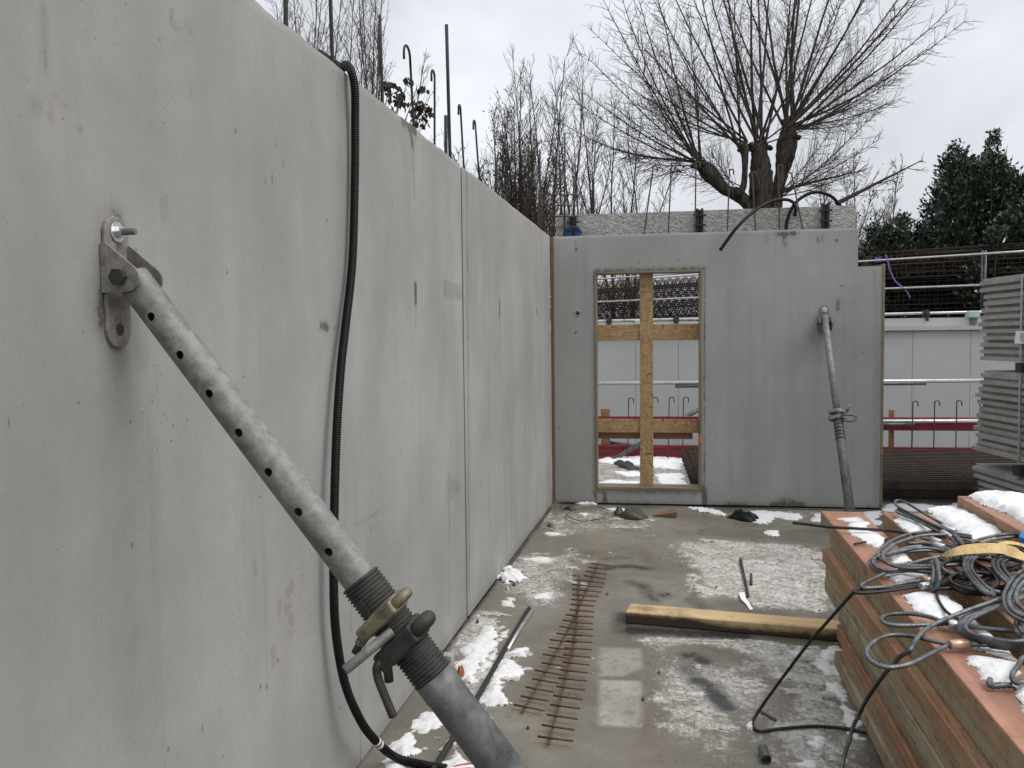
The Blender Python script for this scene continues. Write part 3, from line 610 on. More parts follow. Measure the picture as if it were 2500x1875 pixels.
st([(2046, 735), (2046, 755)], .028, .55); st([(2020, 735), (2095, 738)], .02, .18); st([(2138, 800), (2140, 1100), (2137, 1235)], .035, .35); st([(2135, 660), (2140, 800)], .02, .3)
st([(1455, 661), (1716, 655)], .028, .6); st([(1449, 662), (1450, 1198)], .014, .5); st([(1719, 656), (1720, 1198)], .014, .6); st([(1449, 1201), (1720, 1205)], .022, .5)
for x in (1865, 1930, 1990, 2060, 2085, 1830, 1780): st([(x, 700), (x + 4, 1180)], .03, .13)
st([(1988, 800), (2000, 880)], .06, .25)
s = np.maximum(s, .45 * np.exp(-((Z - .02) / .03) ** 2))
P = EO + U[..., None] * EU + (Z[..., None] * np.array([0, 0, 1.]))
top = Z > HT - 1e-4; P[..., 2] += np.where(top, (fbm(U, U * 0, 7, 4, 8) - .5) * .008, 0); P += np.where(top, .004, 0)[..., None] * EV
used, inv = np.unique(q, return_inverse=True)
o = fast_mesh('front_skin', P.reshape(-1, 3)[used] - parent_origin(ew), inv.reshape(-1, 4), M_WALL2, True, parent=ew)
for nm, arr in (('stain', s), ('rust', r)):
    a = o.data.attributes.new(nm, 'FLOAT', 'POINT'); a.data.foreach_set('value', arr.ravel()[used].astype(np.float32))
b = B(); TE = lambda u, v, z: Ew(u, v, z)
for (u0, u1, za, zb) in ((.029, UL - .001, .018, HT - .012), (UR + .001, U_TOP - .001, .018, HT - .012), (UL - .001, UR + .001, ZL + .001, HT - .012), (UL - .001, UR + .001, .018, ZS - .001), (U_TOP - .001, U_END - .001, .018, Z_STEP - .004)):
    b.box((u0, .004, za), (u1, .06, zb), TE)
b.build('skin_body', M_WALL2, ew)
U_RR = UZ(2088, 520, .17)[0]; Z_RR = UZ(2088, 502, .17)[1]
b = B()
nseg = 40
for i in range(nseg):     # rear skin, top edge slightly ragged
    for (u0, u1, za) in ((.04, UL, .02), (UL, UR, ZL), (UR, U_RR, .02)):
        pass
for (u0, u1, za, zb) in ((.04, UL - .001, .02, Z_RR), (UL - .001, UR + .001, ZL + .002, Z_RR - .003), (UR + .001, U_RR, .02, Z_RR), (UL - .001, UR + .001, .02, ZS - .002), (U_RR + .001, U_END - .002, .02, Z_STEP - .005)):
    b.box((u0, .15, za), (u1, .21, zb), TE)
b.build('rear_skin', M_ROUGH, ew)
# concrete fill topping, seen just behind the front edge
b = B(); b.box((.9, .062, 2.5), (U_TOP - .05, .149, 2.705), TE); b.build('mortar_fill', M_MUD, ew)
# plywood edge board on the free end and edge strip in the corner
b = B(); b.box((U_END, -.012, .01), (U_END + .02, .21, Z_STEP + .02), TE)
tag(b.build('plywood_strip', M_LINING, bevel=.001), 'thin plywood stop board up the right end of the end wall', 'formwork board')
pu = UZ(1347, 900, -.03)[0]
cs = thing('plywood_strip', Ew(.014, -.02, 0), 'brown plywood strip standing in the corner of left wall and end wall', 'formwork board')
b = B(); b.box((-.0, -.046, .012), (.012, .045, 2.70), TE); b.build('board', M_PLY, cs)
b = B(); b.box((.0135, -.02, .012), (.0255, .045, 2.70), TE); b.build('board', M_PLY, cs)
# anchor hole, plugs
def disc(b, c, n, r, h, seg=20):
    n = np.asarray(n, float); n /= np.linalg.norm(n); b.tube([c, np.asarray(c) + n * h], r, seg)
c = PV(1410, 765, 0); b = B()
for k in range(24):
    pass
ring = np.array([c + .028 * (math.cos(a) * EU + math.sin(a) * np.array([0, 0, 1])) - EV * .001 for a in np.linspace(0, 2 * math.pi, 25)]); b.tube(ring, .006, 6, cap=False); b.build('anchor_sleeve', M_ROUGH, ew)
b = B(); disc(b, c + EV * .003, -EV, .018, .006); b.build('anchor_hole_shade', M_CAST, ew)  # dark disc painted in for the shade inside the sleeve
for (x, y) in ((1407, 608), (2043, 586)):
    b = B(); disc(b, PV(x, y, 0), -EV, .012, .005, 12); b.build('blue_plug', M_BLUE, ew)
for (x, y, r_) in ((1406, 812, .009), (1560, 640, .006), (1655, 636, .006), (2055, 698, .007), (1405, 590, .006), (2108, 860, .005)):
    b = B(); disc(b, PV(x, y, 0), -EV, r_, .0025, 8); b.build('blow_hole_shade', M_CAST, ew)  # dark discs stand in for the shade of small holes
# steel channels tying the two skins + blue paint
for (x, ya, yb) in ((1708, 512, 566), (2015, 499, 556), (1399, 530, 578)):
    u0, zt = UZ(x, ya, .14); zb = UZ(x, yb, .14)[1]; b = B()
    b.box((u0 - .035, .118, zb - .05), (u0 - .012, .148, zt + .01), TE); b.box((u0 + .012, .118, zb - .05), (u0 + .035, .148, zt + .01), TE); b.box((u0 - .012, .138, zb - .05), (u0 + .012, .148, zt), TE)
    for zz in (.3, .75): b.box((u0 - .06, .105, zb + (zt - zb) * zz - .012), (u0 + .06, .117, zb + (zt - zb) * zz + .006), TE)
    b.build('tie_channel', M_DARKBAR, ew)
# ---- door formwork (lining + OSB bracing)
df = thing('door_formwork', Ew((UL + UR) / 2, .1, ZS), 'timber lining and crossed OSB boards closing the door opening', 'formwork')
T_ = .019
def bd(u0, u1, v0, v1, za, zb, name, mat, bev=.002):
    """board in the end-wall frame, grain along its longer side"""
    L = (u1 - u0, zb - za); horiz = L[0] >= L[1]
    cx, cv, cz = (u0 + u1) / 2, (v0 + v1) / 2, (za + zb) / 2
    hx = max(L) / 2; hz = min(L) / 2; hv = (v1 - v0) / 2
    me = bpy.data.meshes.new(name); bb = B(); bb.box((-hx, -hv, -hz), (hx, hv, hz)); me.from_pydata(np.concatenate(bb.v).tolist(), [], bb.f); me.materials.append(mat)
    o = bpy.data.objects.new(name, me); COL.objects.link(o); o.parent = df
    o.location = (Ew(cx, cv, cz) - parent_origin(df)).tolist(); o.rotation_euler = (0, 0 if horiz else -math.pi / 2, ANG) if horiz else (0, math.pi / 2, ANG)
    if bev: mdf = o.modifiers.new('bevel', 'BEVEL'); mdf.width = bev; mdf.segments = 1
    return o
bd(UL + .002, UL + T_, -.012, .205, ZS + .002, ZL - .002, 'jamb_board', M_LINING); bd(UR - T_, UR - .002, -.012, .205, ZS + .002, ZL - .002, 'jamb_board', M_LINING)
bd(UL + T_ + .001, UR - T_ - .001, -.010, .205, ZL - T_, ZL - .003, 'head_board', M_LINING); bd(UL + T_ + .001, UR - T_ - .001, -.010, .205, ZS + .003, ZS + T_ + .012, 'sill_board', M_LINING)
def uz(x, y, v=.10): return UZ(x, y, v)
u0, u1 = uz(1562, 900)[0], uz(1594.5, 900)[0]
bd(u0, u1, .085, .103, ZS + T_ + .014, ZL - T_ - .002, 'upright_board', M_OSB)
for (ya, yb, nm, mt) in ((792, 831, 'cross_board', M_OSB), (1023, 1056, 'cross_board', M_OSB)):
    za, zb = uz(1580, yb, .115)[1], uz(1580, ya, .115)[1]
    bd(UL + T_ + .002, UR - T_ - .002, .104, .122, za, zb, nm, mt)
za, zb = uz(1580, 1071, .17)[1], uz(1580, 1055, .17)[1]; bd(UL + T_ + .003, UR - T_ - .06, .155, .19, za, zb, 'rear_board', M_PLY)
b = B(); c = PV(1711, 1072, -.014); b.box((Eu(c) - .012, -.016, c[2] - .04), (Eu(c) + .010, -.0125, c[2] + .04), TE); b.build('orange_mark', plain('orange_paint', (.55, .13, .03), .7), df)
# ================================================================== THINGS ON THE WALLS
# ---- starter bars
def hook_path(base, top, tip):
    base, top, tip = map(np.asarray, (base, top, tip)); w = np.linalg.norm((tip - top)[:2]) ; side = (tip - top); side[2] = 0
    r = max(.02, np.linalg.norm(side) * .6); sd_ = side / (np.linalg.norm(side) + 1e-9)
    dirv = (base - top) / np.linalg.norm(base - top); st_ = top + dirv * r * .9
    pts = [base, st_ + dirv * .05, st_]
    cen = st_ + sd_ * r
    for a in np.linspace(0, math.pi, 8)[1:]: pts.append(cen + r * (-math.cos(a) * sd_ + math.sin(a) * np.array([0, 0, 1.])))
    pts.append(pts[-1] + np.array([0, 0, -1.]) * max(.03, top[2] - tip[2] - r)); return pts
XB = -.11
straight = [((697, -140), (698, 75), 'leftmost straight bar above the left wall, cut by the photo top edge', .0085), ((803, -120), (812, 165), 'straight bar standing just left of the hose on the left wall', .0085), ((927, 38), (934, 262), 'straight bar right of the hose, before slim bare trees', .008),
            ((1090, 60), (1099, 395), 'tallest straight starter bar rising from the middle of the left wall', .0105), ((1088, 282), (1089, 385), 'short thick bar stub beside the tallest starter bar', .0105), ((1318, 365), (1319, 585), 'straight dark bar at the far end of the left wall', .009)]
for (t_, b_, lab, rr) in straight:
    pt, pb = PX(*t_, XB), PX(*b_, XB); pb = pb + (pb - pt) / np.linalg.norm(pb - pt) * .25
    o = B().tube(np.linspace(pb, pt, 4), rr, 8).build('starter_bar', M_DARKBAR); tag(o, lab, 'rebar', 'straight starter bars on the left wall')
hooks = [((1011, 330), (1000, 122), (988, 146), 'first hooked bar right of the hose, level with the leafy twigs'), ((1061, 365), (1061, 178), (1055, 201), 'second hooked bar, just left of the tallest straight bar'), ((1133, 420), (1124, 260), (1120, 282), 'hooked bar standing over the open wall joint'),
         ((1171, 450), (1160, 298), (1156, 318), 'last clear hooked bar past the wall joint, against the sky'), ((1212, 490), (1213, 371), (1227, 390), 'hooked bar lost in the dark shrub behind the left wall')]
for (b_, t_, tip, lab) in hooks:
    pb, pt, pp = PX(*b_, XB), PX(*t_, XB), PX(*tip, XB); pb = pb + (pb - pt) / np.linalg.norm(pb - pt) * .2
    o = B().tube(spline(hook_path(pb, pt, pp), .03), .0065, 8).build('hooked_bar', M_DARKBAR); tag(o, lab, 'rebar', 'hooked starter bars on the left wall')
eh = [((1573, 568), (1595, 405), (1601, 420), 'leaning rusty hook nearest the corner on the end wall'), ((1632, 566), (1639, 399), (1645, 412), 'rusty hooked bar second from the corner on the end wall'), ((1697, 564), (1699, 396), (1705, 408), 'rusty hooked bar just left of the tie channel, before the low pollard head'), ((1776, 560), (1781, 414), (1789, 426), 'rusty hook between tie channel and the pollard trunk'),
      ((1844, 552), (1836, 422), (1843, 431), 'rusty hook crossing the left edge of the pollard trunk'), ((1903, 546), (1900, 404), (1907, 414), 'rusty hook on the right side of the pollard trunk'), ((1958, 550), (1932, 422), (1925, 432), 'rightmost rusty hook, leaning, by the bent black cables')]
for (b_, t_, tip, lab) in eh:
    pb, pt, pp = PV(*b_, .10), PV(*t_, .10), PV(*tip, .10); pb = pb + (pb - pt) / np.linalg.norm(pb - pt) * .25
    o = B().tube(spline(hook_path(pb, pt, pp), .03), .007, 8).build('hooked_bar', M_RUST); tag(o, lab, 'rebar', 'hooked starter bars on the end wall')
# mesh cage in the corner
rm = thing('rebar_mesh', PV(1365, 575, .10), 'small rusty mesh of bars standing in the corner above the end wall', 'rebar mesh')
for y in (475, 502, 528, 554):
    B().tube([PV(1323, y, .095), PV(1413, y, .095)], .006, 6).build('cross_bar', M_RUST, rm)
for (x, yt, rr) in ((1316, 475, .012), (1322, 470, .012), (1349, 520, .007), (1379, 324, .0085), (1402, 430, .013)):
    B().tube([PV(x - 1.5, 600, .107), PV(x, yt, .107)], rr, 6).build('upright_bar', M_RUST if x < 1330 else M_RUSTD, rm)
b = B(); rng = np.random.RandomState(4)
for i in range(1):
    c = PV(1398, 567, .142); ring = [c + (.075 + .02 * rng.rand()) * (math.cos(a) * EU * 1.05 + math.sin(a) * .6 * np.array([0, 0, 1])) for a in np.linspace(0, 2 * math.pi, 16, endpoint=False)]
    b.prism(ring, EV * -.03)
b.build('blue_paint_mark', M_BLUEP, ew)  # thin blob for the blue spray paint on the rear skin
# black cables on the end wall
def cab(pts, lab, r=.016):
    o = B().tube(spline(pts, .02), r, 10).build('black_cable', M_CABLE); tag(o, lab, 'cable')
cab([PV(1758, 611, -.25), PV(1800, 554, -.22), PV(1841, 516, -.1), PV(1878, 494, .02), PV(1914, 487, .08), PV(1935, 493, .1), PV(1943, 508, .1), PV(1940, 528, .1)], 'bent black cable hanging its free end over the front of the end wall')
cab([PV(1919, 575, .1), PV(1920, 548, .1), PV(1927, 522, .1), PV(1939, 499, .11), PV(1959, 481, .12), PV(1984, 470, .13), PV(2008, 471, .14), PV(2032, 481, .17), PV(2052, 503, .24)], 'arched black cable looping back over the end wall top')

# ---- corrugated hose
hp = [PX(780, 130, -.26), PX(832, 164, -.12), PX(843, 158, -.03), (lambda p: p)(PX(856, 170, .02)), PX(866, 215, .035), PX(867, 300, .03), PX(866, 450, .028), PX(860, 640, .03), PX(843, 800, .035), PX(832, 900, .04), PX(822, 1050, .045), PX(816, 1250, .05), PX(815, 1450, .05), PX(822, 1560, .05), PX(840, 1660, .06), PX(868, 1735, .085), PX(905, 1795, .10)]
e1, e2, e3 = PZ(965, 1848, .03), PZ(1040, 1868, .018), PZ(1090, 1876, .018)
hp += [e1, e2, e3]
path = spline(hp, .003); Ls = np.concatenate([[0], np.cumsum(np.linalg.norm(np.diff(path, axis=0), axis=1))])
Lt = np.arange(0, Ls[-1], .0022); path = np.stack([np.interp(Lt, Ls, path[:, i]) for i in range(3)], -1)
rad = .0148 + .0018 * (np.arange(len(path)) % 4 < 2)
hose = thing('corrugated_hose', path[-1], 'black corrugated hose draped over the left wall down to the slab', 'hose')
B().tube(path, rad, 10).build('ribbed_tube', M_RUBBER, hose)
dd = np.linalg.norm(path - hp[-4], axis=1); i0 = int(dd.argmin())
for off, ln in ((26, 7), (40, 7)):
    i = min(i0 + off, len(path) - 30); B().tube(path[i:i + ln], .0178, 14).build('white_tape', M_TAPE, hose)
B().tube(spline([e3 - (0, 0, .006), PZ(1120, 1868, .02), PZ(1165, 1863, .012), PZ(1220, 1868, .01)], .01), .003, 6).build('red_wire', M_REDWIRE, hose)
B().tube(spline([e3 - (0, 0, .004), PZ(1110, 1880, .02), PZ(1150, 1876, .012), PZ(1200, 1890, .01)], .01), .003, 6).build('black_wire', M_CABLE, hose)

# ================================================================== PUSH-PULL PROPS
def hollow_tube(p0, p1, r, ri, holes=None, hr=.009, hdir=None, n=40):
    """real tube with holes drilled through it (boolean, applied)"""
    p0, p1 = np.asarray(p0), np.asarray(p1); a = (p1 - p0) / np.linalg.norm(p1 - p0)
    h = np.array([0, 0, 1.]) if abs(a[2]) < .9 else np.array([1., 0, 0]); x = np.cross(h, a); x /= np.linalg.norm(x); y = np.cross(a, x)
    th = np.arange(n) / n * 2 * math.pi; c = np.outer(np.cos(th), x) + np.outer(np.sin(th), y)
    V = np.concatenate([p0 + c * r, p1 + c * r, p1 + c * ri, p0 + c * ri]); f = []
    for k in range(4):
        for j in range(n): f.append((k * n + j, k * n + (j + 1) % n, ((k + 1) % 4) * n + (j + 1) % n, ((k + 1) % 4) * n + j))
    return V, f
def drilled(name, p0, p1, r, ri, centres, hdir, hr, mat, parent):
    V, f = hollow_tube(p0, p1, r, ri); org = parent_origin(parent)
    me = bpy.data.meshes.new(name); me.from_pydata((V - org).tolist(), [], f); me.polygons.foreach_set('use_smooth', [True] * len(f)); me.materials.append(mat)
    o = bpy.data.objects.new(name, me); COL.objects.link(o)
    cb = B()
    for c in centres: cb.tube([c - hdir * (r + .02) - org, c + hdir * (r + .02) - org], hr, 16)
    cm = bpy.data.meshes.new('cutter'); cm.from_pydata(np.concatenate(cb.v).tolist(), [], cb.f); co = bpy.data.objects.new('cutter', cm); COL.objects.link(co)
    md = o.modifiers.new('drill', 'BOOLEAN'); md.object = co; md.operation = 'DIFFERENCE'; md.solver = 'EXACT'
    bpy.context.view_layer.update(); dg = bpy.context.evaluated_depsgraph_get()
    nm = bpy.data.meshes.new_from_object(o.evaluated_get(dg)); o.modifiers.clear(); o.data = nm; nm.name = name
    bpy.data.objects.remove(co); bpy.data.meshes.remove(cm)
    me2 = o.data
    try:
        me2.set_sharp_from_angle(angle=math.radians(40))
    except Exception: pass
    o.parent = parent; return o

YS = 1.64
YS = float((PX(262, 700, .008)[1] + PX(312, 700, .008)[1]) / 2) - .004
pv = PY(324, 680, YS)
ax_a, ax_b = PY(324, 680, YS), PY(1219, 1865, YS)
A = (ax_b - ax_a) / np.linalg.norm(ax_b - ax_a); NV = np.array([0, -1., 0]); SD = np.cross(NV, A); SD /= np.linalg.norm(SD)
if SD[2] < 0: SD = -SD      # sideways, upper-right in view
def along(x, y):            # parameter along the axis of a photo point
    p = PY(x, y, YS); return float((p - ax_a) @ A)
def SP(t, s=0., n=0.): return ax_a + A * t + SD * s + NV * n
foot_t = float(-(ax_a[2] - .06) / A[2])
prop = thing('push_pull_prop', (*SP(foot_t)[:2], 0), 'large galvanised wall prop slanting from the left wall across the foreground', 'wall prop', 'adjustable push pull props')
t_thr0, t_n1, t_n2, t_thr1, t_sm = along(880, 1412), along(940, 1498), along(990, 1560), along(1040, 1625), along(1057, 1650)
RI, RO = .0372, .0432
hol = [along(337 * 1.1302 + 14, 690 * 1.1302 - 8), along(714 * 1.1302 + 14, 1189 * 1.1302 - 8)]
hs_ = np.linspace(hol[0], hol[1], 7); pitch = hs_[1] - hs_[0]
drilled('inner_tube', SP(.0), SP(t_thr0 + .12), RI, RI - .004, [SP(h) for h in hs_], (NV * .995 + SD * -.06), .0098, M_GALV, prop)
def thread(t0, t1, r, dep, p, n=28):
    L_ = t1 - t0; k = int(L_ / p) * 6 + 1; t = np.linspace(t0, t1, k); ph = (np.arange(k) % 6) / 6
    rr = r - dep * np.clip(np.abs(ph - .5) * 4 - .7, 0, 1)
    return np.array([SP(x) for x in t]), rr, n
pts, rr, n = thread(t_thr0, t_sm, .0452, .0042, .0084); B().tube(pts, rr, n).build('threaded_sleeve', M_CAST, prop)
# slot key over the thread
b = B()
for (t0, t1) in ((t_thr0 + .035, t_n1 - .01),):
    b.hexa([SP(t0, -.020, .036), SP(t1, -.020, .036), SP(t1, -.004, .041), SP(t0, -.004, .041), SP(t0, -.020, .0445), SP(t1, -.020, .0445), SP(t1, -.004, .0475), SP(t0, -.004, .0475)])
b.build('slot_key', M_CAST, prop)
B().tube([SP(t_sm), SP(t_sm + .04), SP(t_sm + .042), SP(foot_t - .12)], [RO + .0012, RO + .0012, RO, RO], 36).build('outer_tube', M_GALV_D, prop)
# cast nuts with lug eyes
def nut(tc, th, r, mat, lug, skew, name):
    b = B(); n = 28; sections = []
    for (dt, k) in ((-.5, .90), (-.42, 1.0), (.42, 1.0), (.5, .90)):
        ring = []
        for j in range(n):
            a = 2 * math.pi * j / n; c_, s_ = math.cos(a), math.sin(a)
            ring.append(SP(tc + th * dt + skew * s_ * r, s_ * r * k, c_ * r * k * .98))
        sections.append(ring)
    V = np.array(sections).reshape(-1, 3); f = [(i * n + j, i * n + (j + 1) % n, (i + 1) * n + (j + 1) % n, (i + 1) * n + j) for i in range(3) for j in range(n)]
    f += [list(range(n))[::-1], [3 * n + j for j in range(n)]]
    b.add(V, f, True); nb = b.build(name, mat, prop)
    # front plate and lug loops either side
    b = B(); w = r * 1.02
    def pl(s, n_, dt): return SP(tc + th * dt + skew * s, s, n_)
    b.hexa([pl(-w * 1.05, r * .74, -.46), pl(-w * 1.05, r * .74, .46), pl(w * 1.0, r * .74, .46), pl(w * 1.0, r * .74, -.46), pl(-w * .95, r * 1.16, -.40), pl(-w * .95, r * 1.16, .40), pl(w * .9, r * 1.16, .40), pl(w * .9, r * 1.16, -.40)])
    o = b.build('face_plate', mat, nb, bevel=.004)
    b = B(); R2 = lug; cs_ = r + R2 * .45
    loop = [pl(cs_ - R2 * math.cos(a) * 1.0, r * .55 + R2 * math.sin(a) * .9, 0) for a in np.linspace(-.4, 2 * math.pi - .4, 22)]
    b.tube(loop, [th * .34] * 22, 10, cap=False); b.build('lug', mat, nb)
    return nb
n1 = nut(t_n1, .036, .053, M_BRASS, .0175, -.10, 'locking_nut'); n2 = nut(t_n2, .048, .055, M_CAST, .0195, -.10, 'locking_nut')
# bolt on left end of the first nut
c0 = SP(t_n1 + .012, -.057, .040); dirb = -SD * .9 + A * .35; dirb /= np.linalg.norm(dirb)
B().tube([c0, c0 + dirb * .012], .0125, 6, smooth=False).build('bolt_head', M_BRACKET, n1); B().tube([c0 + dirb * .0122, c0 + dirb * .034], .0085, 12).build('bolt_shank', M_CAST, n1)
# handles (positions from the photograph in the plane just before the nuts)
YH = YS - .062
hd = lambda x, y, d=0.: PY(600 + x / 2.4575, 1200 + y / 2.4575, YH - d)
ha, hb = hd(880, 838, -.012), hd(592, 1075, .05)
B().tube([ha, ha + (hb - ha) * .02, ha + (hb - ha) * .97, hb], [.0098, .0105, .0105, .0085], 18).build('handle_rod', M_GALV, prop)
B().tube(spline([hd(850, 985, -.02), hd(815, 1010, -.01), hd(790, 1045), hd(786, 1085), hd(800, 1140), hd(840, 1240), hd(885, 1350)], .006), .0092, 14).build('bent_handle', M_CAST, prop)
B().tube(spline([hd(845, 985, -.03), hd(852, 1060, -.03), hd(860, 1140, -.03)], .01), .0098, 14).build('handle_pin', M_CAST, prop)
# wall bracket: back plate with dark disc for its hole, two cheeks, pivot bolt, anchor bolt
def bx(x, y): return PX(x / 3.16, 400 + y / 3.16, .008)
def plate_outline(yc, w, za, zb, n=10):
    pts = []
    for a in np.linspace(0, math.pi, n): pts.append((yc + w * math.cos(a), zb + w * math.sin(a)))
    for a in np.linspace(math.pi, 2 * math.pi, n): pts.append((yc + w * math.cos(a), za + w * math.sin(a)))
    return pts
pT, pB = PX(283, 560, .008), PX(287, 820, .008); yc = YS + .004; wpl = abs(float(PX(312, 760, .008)[1] - PX(254, 760, .008)[1])) / 2; print('PROP', pv, yc, wpl)
zb_, za_ = float(pT[2]) - wpl * .3, float(PX(287, 805, .008)[2])
b = B(); b.prism([(0.0015, y, z) for (y, z) in plate_outline(yc, wpl, za_, zb_)][::-1], (.0085, 0, 0)); bk = b.build('back_plate', M_BRACKET, prop, bevel=.0015)
b = B(); disc(b, (.0102, yc, za_), (1, 0, 0), wpl * .34, .0006, 20); b.build('bolt_hole_shade', M_CAST, bk)  # flat dark disc in place of the shaded opening
zc1, zc0 = float(PX(255, 595, .01)[2]), float(PX(255, 715, .01)[2])
for yy, nm in ((YS - .0445, 'cheek_plate'), (YS + .0390, 'cheek_plate')):
    prof = [(.002, zc0), (.002, zc1), (.014, zc1 + .004), ]
    for a in np.linspace(.75, -1.4, 8): prof.append((pv[0] + .016 + .030 * math.cos(a), pv[2] - .002 + .030 * math.sin(a)))
    prof += [(.045, zc0)]
    B().prism([(x, yy, z) for (x, z) in prof], (0, .0055, 0)).build(nm, M_BRACKET, prop, bevel=.001)
b = B(); b.tube([(pv[0], YS - .052, pv[2]), (pv[0], YS + .055, pv[2])], .012, 16); b.tube([(pv[0], YS - .058, pv[2]), (pv[0], YS - .0450, pv[2])], .019, 6, smooth=False); b.build('pivot_bolt', M_CAST, prop)
ab = PX(290, 567, .012); ya, zab = yc, float(ab[2])
B().tube([(.0102, ya, zab), (.0135, ya, zab)], .0225, 28).build('washer', M_ZINC, bk)
B().tube([(.0137, ya, zab), (.026, ya, zab)], .0135, 6, smooth=False).build('anchor_nut', M_ZINC, bk)
B().tube([(.0262, ya, zab), (.055, ya, zab), (.058, ya, zab)], [.0078, .0078, .0062], 12).build('anchor_bolt', M_BRACKET, bk)
# foot plate on the slab
fp = SP(foot_t); b = B(); b.box((fp[0] - .10, fp[1] - .06, .002), (fp[0] + .08, fp[1] + .06, .010)); b.box((fp[0] - .03, fp[1] - .045, .0102), (fp[0] + .03, fp[1] - .039, .09)); b.box((fp[0] - .03, fp[1] + .039, .0102), (fp[0] + .03, fp[1] + .045, .09)); b.build('foot_plate', M_BRACKET, prop)

# second prop on the end wall
t2 = PV(2013, 772, -.06); f2 = PZ(2082, 1300, .05); A2 = (f2 - t2) / np.linalg.norm(f2 - t2)
p2 = thing('push_pull_prop', (*f2[:2], 0), 'slim galvanised wall prop leaning on the end wall right of the door', 'wall prop', 'adjustable push pull props')
def S2(px_y):       # point on axis at photo row
    lo, hi = 0., 1.
    for _ in range(40):
        mid = (lo + hi) / 2; P_ = t2 + (f2 - t2) * mid - CO; yy = 937.5 - FPX * (P_ @ CU) / (P_ @ CW)
        if yy < px_y: lo = mid
        else: hi = mid
    return t2 + (f2 - t2) * lo
sA, sB, sC = S2(1000), S2(1012), S2(1032)
B().tube([t2, sB], .030, 24).build('inner_tube', M_GALV, p2); B().tube([sC, S2(1040), f2], [.040, .040, .0385], 24).build('outer_tube', M_GALV_D, p2)
k = 37; q_ = np.linspace(0, 1, k); B().tube([sA + (S2(1075) - sA) * x for x in q_], [.0395 if i % 4 < 2 else .0425 for i in range(k)], 20).build('threaded_sleeve', M_CAST, p2)
e_ = np.cross(A2, EV); e_ /= np.linalg.norm(e_); g_ = np.cross(A2, e_)
for yy, mat, rr in ((1006, M_GALV_D, .058), (1022, M_GALV_D, .062)):
    c = S2(yy); b = B(); ring = [c + rr * (1.0 + .32 * abs(math.cos(a)) ** 6) * math.cos(a) * e_ + rr * .8 * math.sin(a) * g_ for a in np.linspace(0, 2 * math.pi, 24, endpoint=False)]
    b.prism([p - A2 * .018 for p in ring], A2 * .036); b.build('locking_nut', mat, p2, bevel=.004)
c = S2(1022); q3 = lambda x, y, d: PV(1900 + x / 2.0733, 500 + y / 2.0733, Eu(c) * 0 + float((c - EO) @ EV) - d)
B().tube(spline([q3(320, 1065, .05), q3(370, 1062, .05), q3(392, 1070, .05), q3(394, 1084, .05), q3(370, 1095, .05), q3(325, 1092, .05)], .012), .011, 10).build('loop_handle', M_GALV_D, p2)
B().tube([q3(345, 1050, .06), q3(366, 1010, .06)], .010, 10).build('handle_rod', M_GALV_D, p2)
u2, z2 = UZ(2012, 757, 0); zlo = UZ(2008, 805, 0)[1]; b = B()
ol = [(u2 + .045 * math.cos(a), z2 + .045 * math.sin(a)) for a in np.linspace(0, math.pi, 9)] + [(u2 + .045 * math.cos(a) - .01, zlo + .045 * math.sin(a)) for a in np.linspace(math.pi, 2 * math.pi, 9)]
b.prism([Ew(u, -.002, z) for u, z in ol], -EV * .009); b.build('back_plate', M_BRACKET, p2)
for du in (-.062, .05):
    pr = [(-.012, z2 - .06), (-.012, z2 - .20), (-.05, z2 - .20), (-.10, z2 - .17), (-.105, z2 - .12), (-.06, z2 - .07)]
    B().prism([Ew(u2 + du, v, z) for v, z in pr], EU * .009).build('cheek_plate', M_GALV_D, p2)
B().tube([Ew(u2, -.012, z2 + .005), Ew(u2, -.016, z2 + .005)], .026, 20).build('washer', M_ZINC, p2); B().tube([Ew(u2, -.0165, z2 + .005), Ew(u2, -.045, z2 + .005)], .014, 6, smooth=False).build('anchor_nut', M_ZINC, p2)
B().tube([Ew(u2 - .075, -.06, z2 - .13), Ew(u2 + .07, -.06, z2 - .13)], .014, 10).build('pivot_bolt', M_CAST, p2)
b = B(); b.box((f2[0] - .08, f2[1] - .1, .002), (f2[0] + .08, f2[1] + .1, .012)); b.build('foot_plate', M_BRACKET, p2)

# ================================================================== TIMBER STACK
import bmesh
def box_mesh(name, lx, ly, lz, mats, bev=.004, topmat=None):
    bm = bmesh.new(); bmesh.ops.create_cube(bm, size=1.0); bmesh.ops.scale(bm, vec=(lx, ly, lz), verts=bm.verts); bmesh.ops.translate(bm, vec=(0, 0, lz / 2), verts=bm.verts)
    bmesh.ops.bevel(bm, geom=list(bm.edges), offset=bev, segments=1, affect='EDGES')
    me = bpy.data.meshes.new(name); bm.to_mesh(me); bm.free()
    for mm in mats: me.materials.append(mm)
    if topmat is not None:
        for p in me.polygons:
            if p.normal.z > .5: p.material_index = topmat
    return me
LP, WP, HP = 4.2, .222, .0735
me_plank = box_mesh('timber_plank', LP, WP, HP, [M_PLANK], .005); me_top = box_mesh('timber_plank', LP, WP, HP, [M_PLANK, M_PLANKTOP], .003, 1)
rg = random.Random(11); TINT_I = []
TINT = [(.46, .285, .165), (.42, .365, .255), (.52, .275, .145), (.50, .385, .245), (.46, .385, .26), (.40, .355, .255), (.46, .215, .115), (.43, .37, .25), (.50, .37, .23)]
def plank(x_left, yfar, ztop, top, label, group):
    o = bpy.data.objects.new('timber_plank', me_top if top else me_plank); COL.objects.link(o)
    o.color = (*TINT[len(TINT_I) % len(TINT)], 1); TINT_I.append(0)
    o.location = (x_left + WP / 2, yfar - LP / 2, ztop - .0745); o.rotation_euler = (0, 0, math.pi / 2 + rg.uniform(-.003, .003))
    return tag(o, label, 'plank', group)
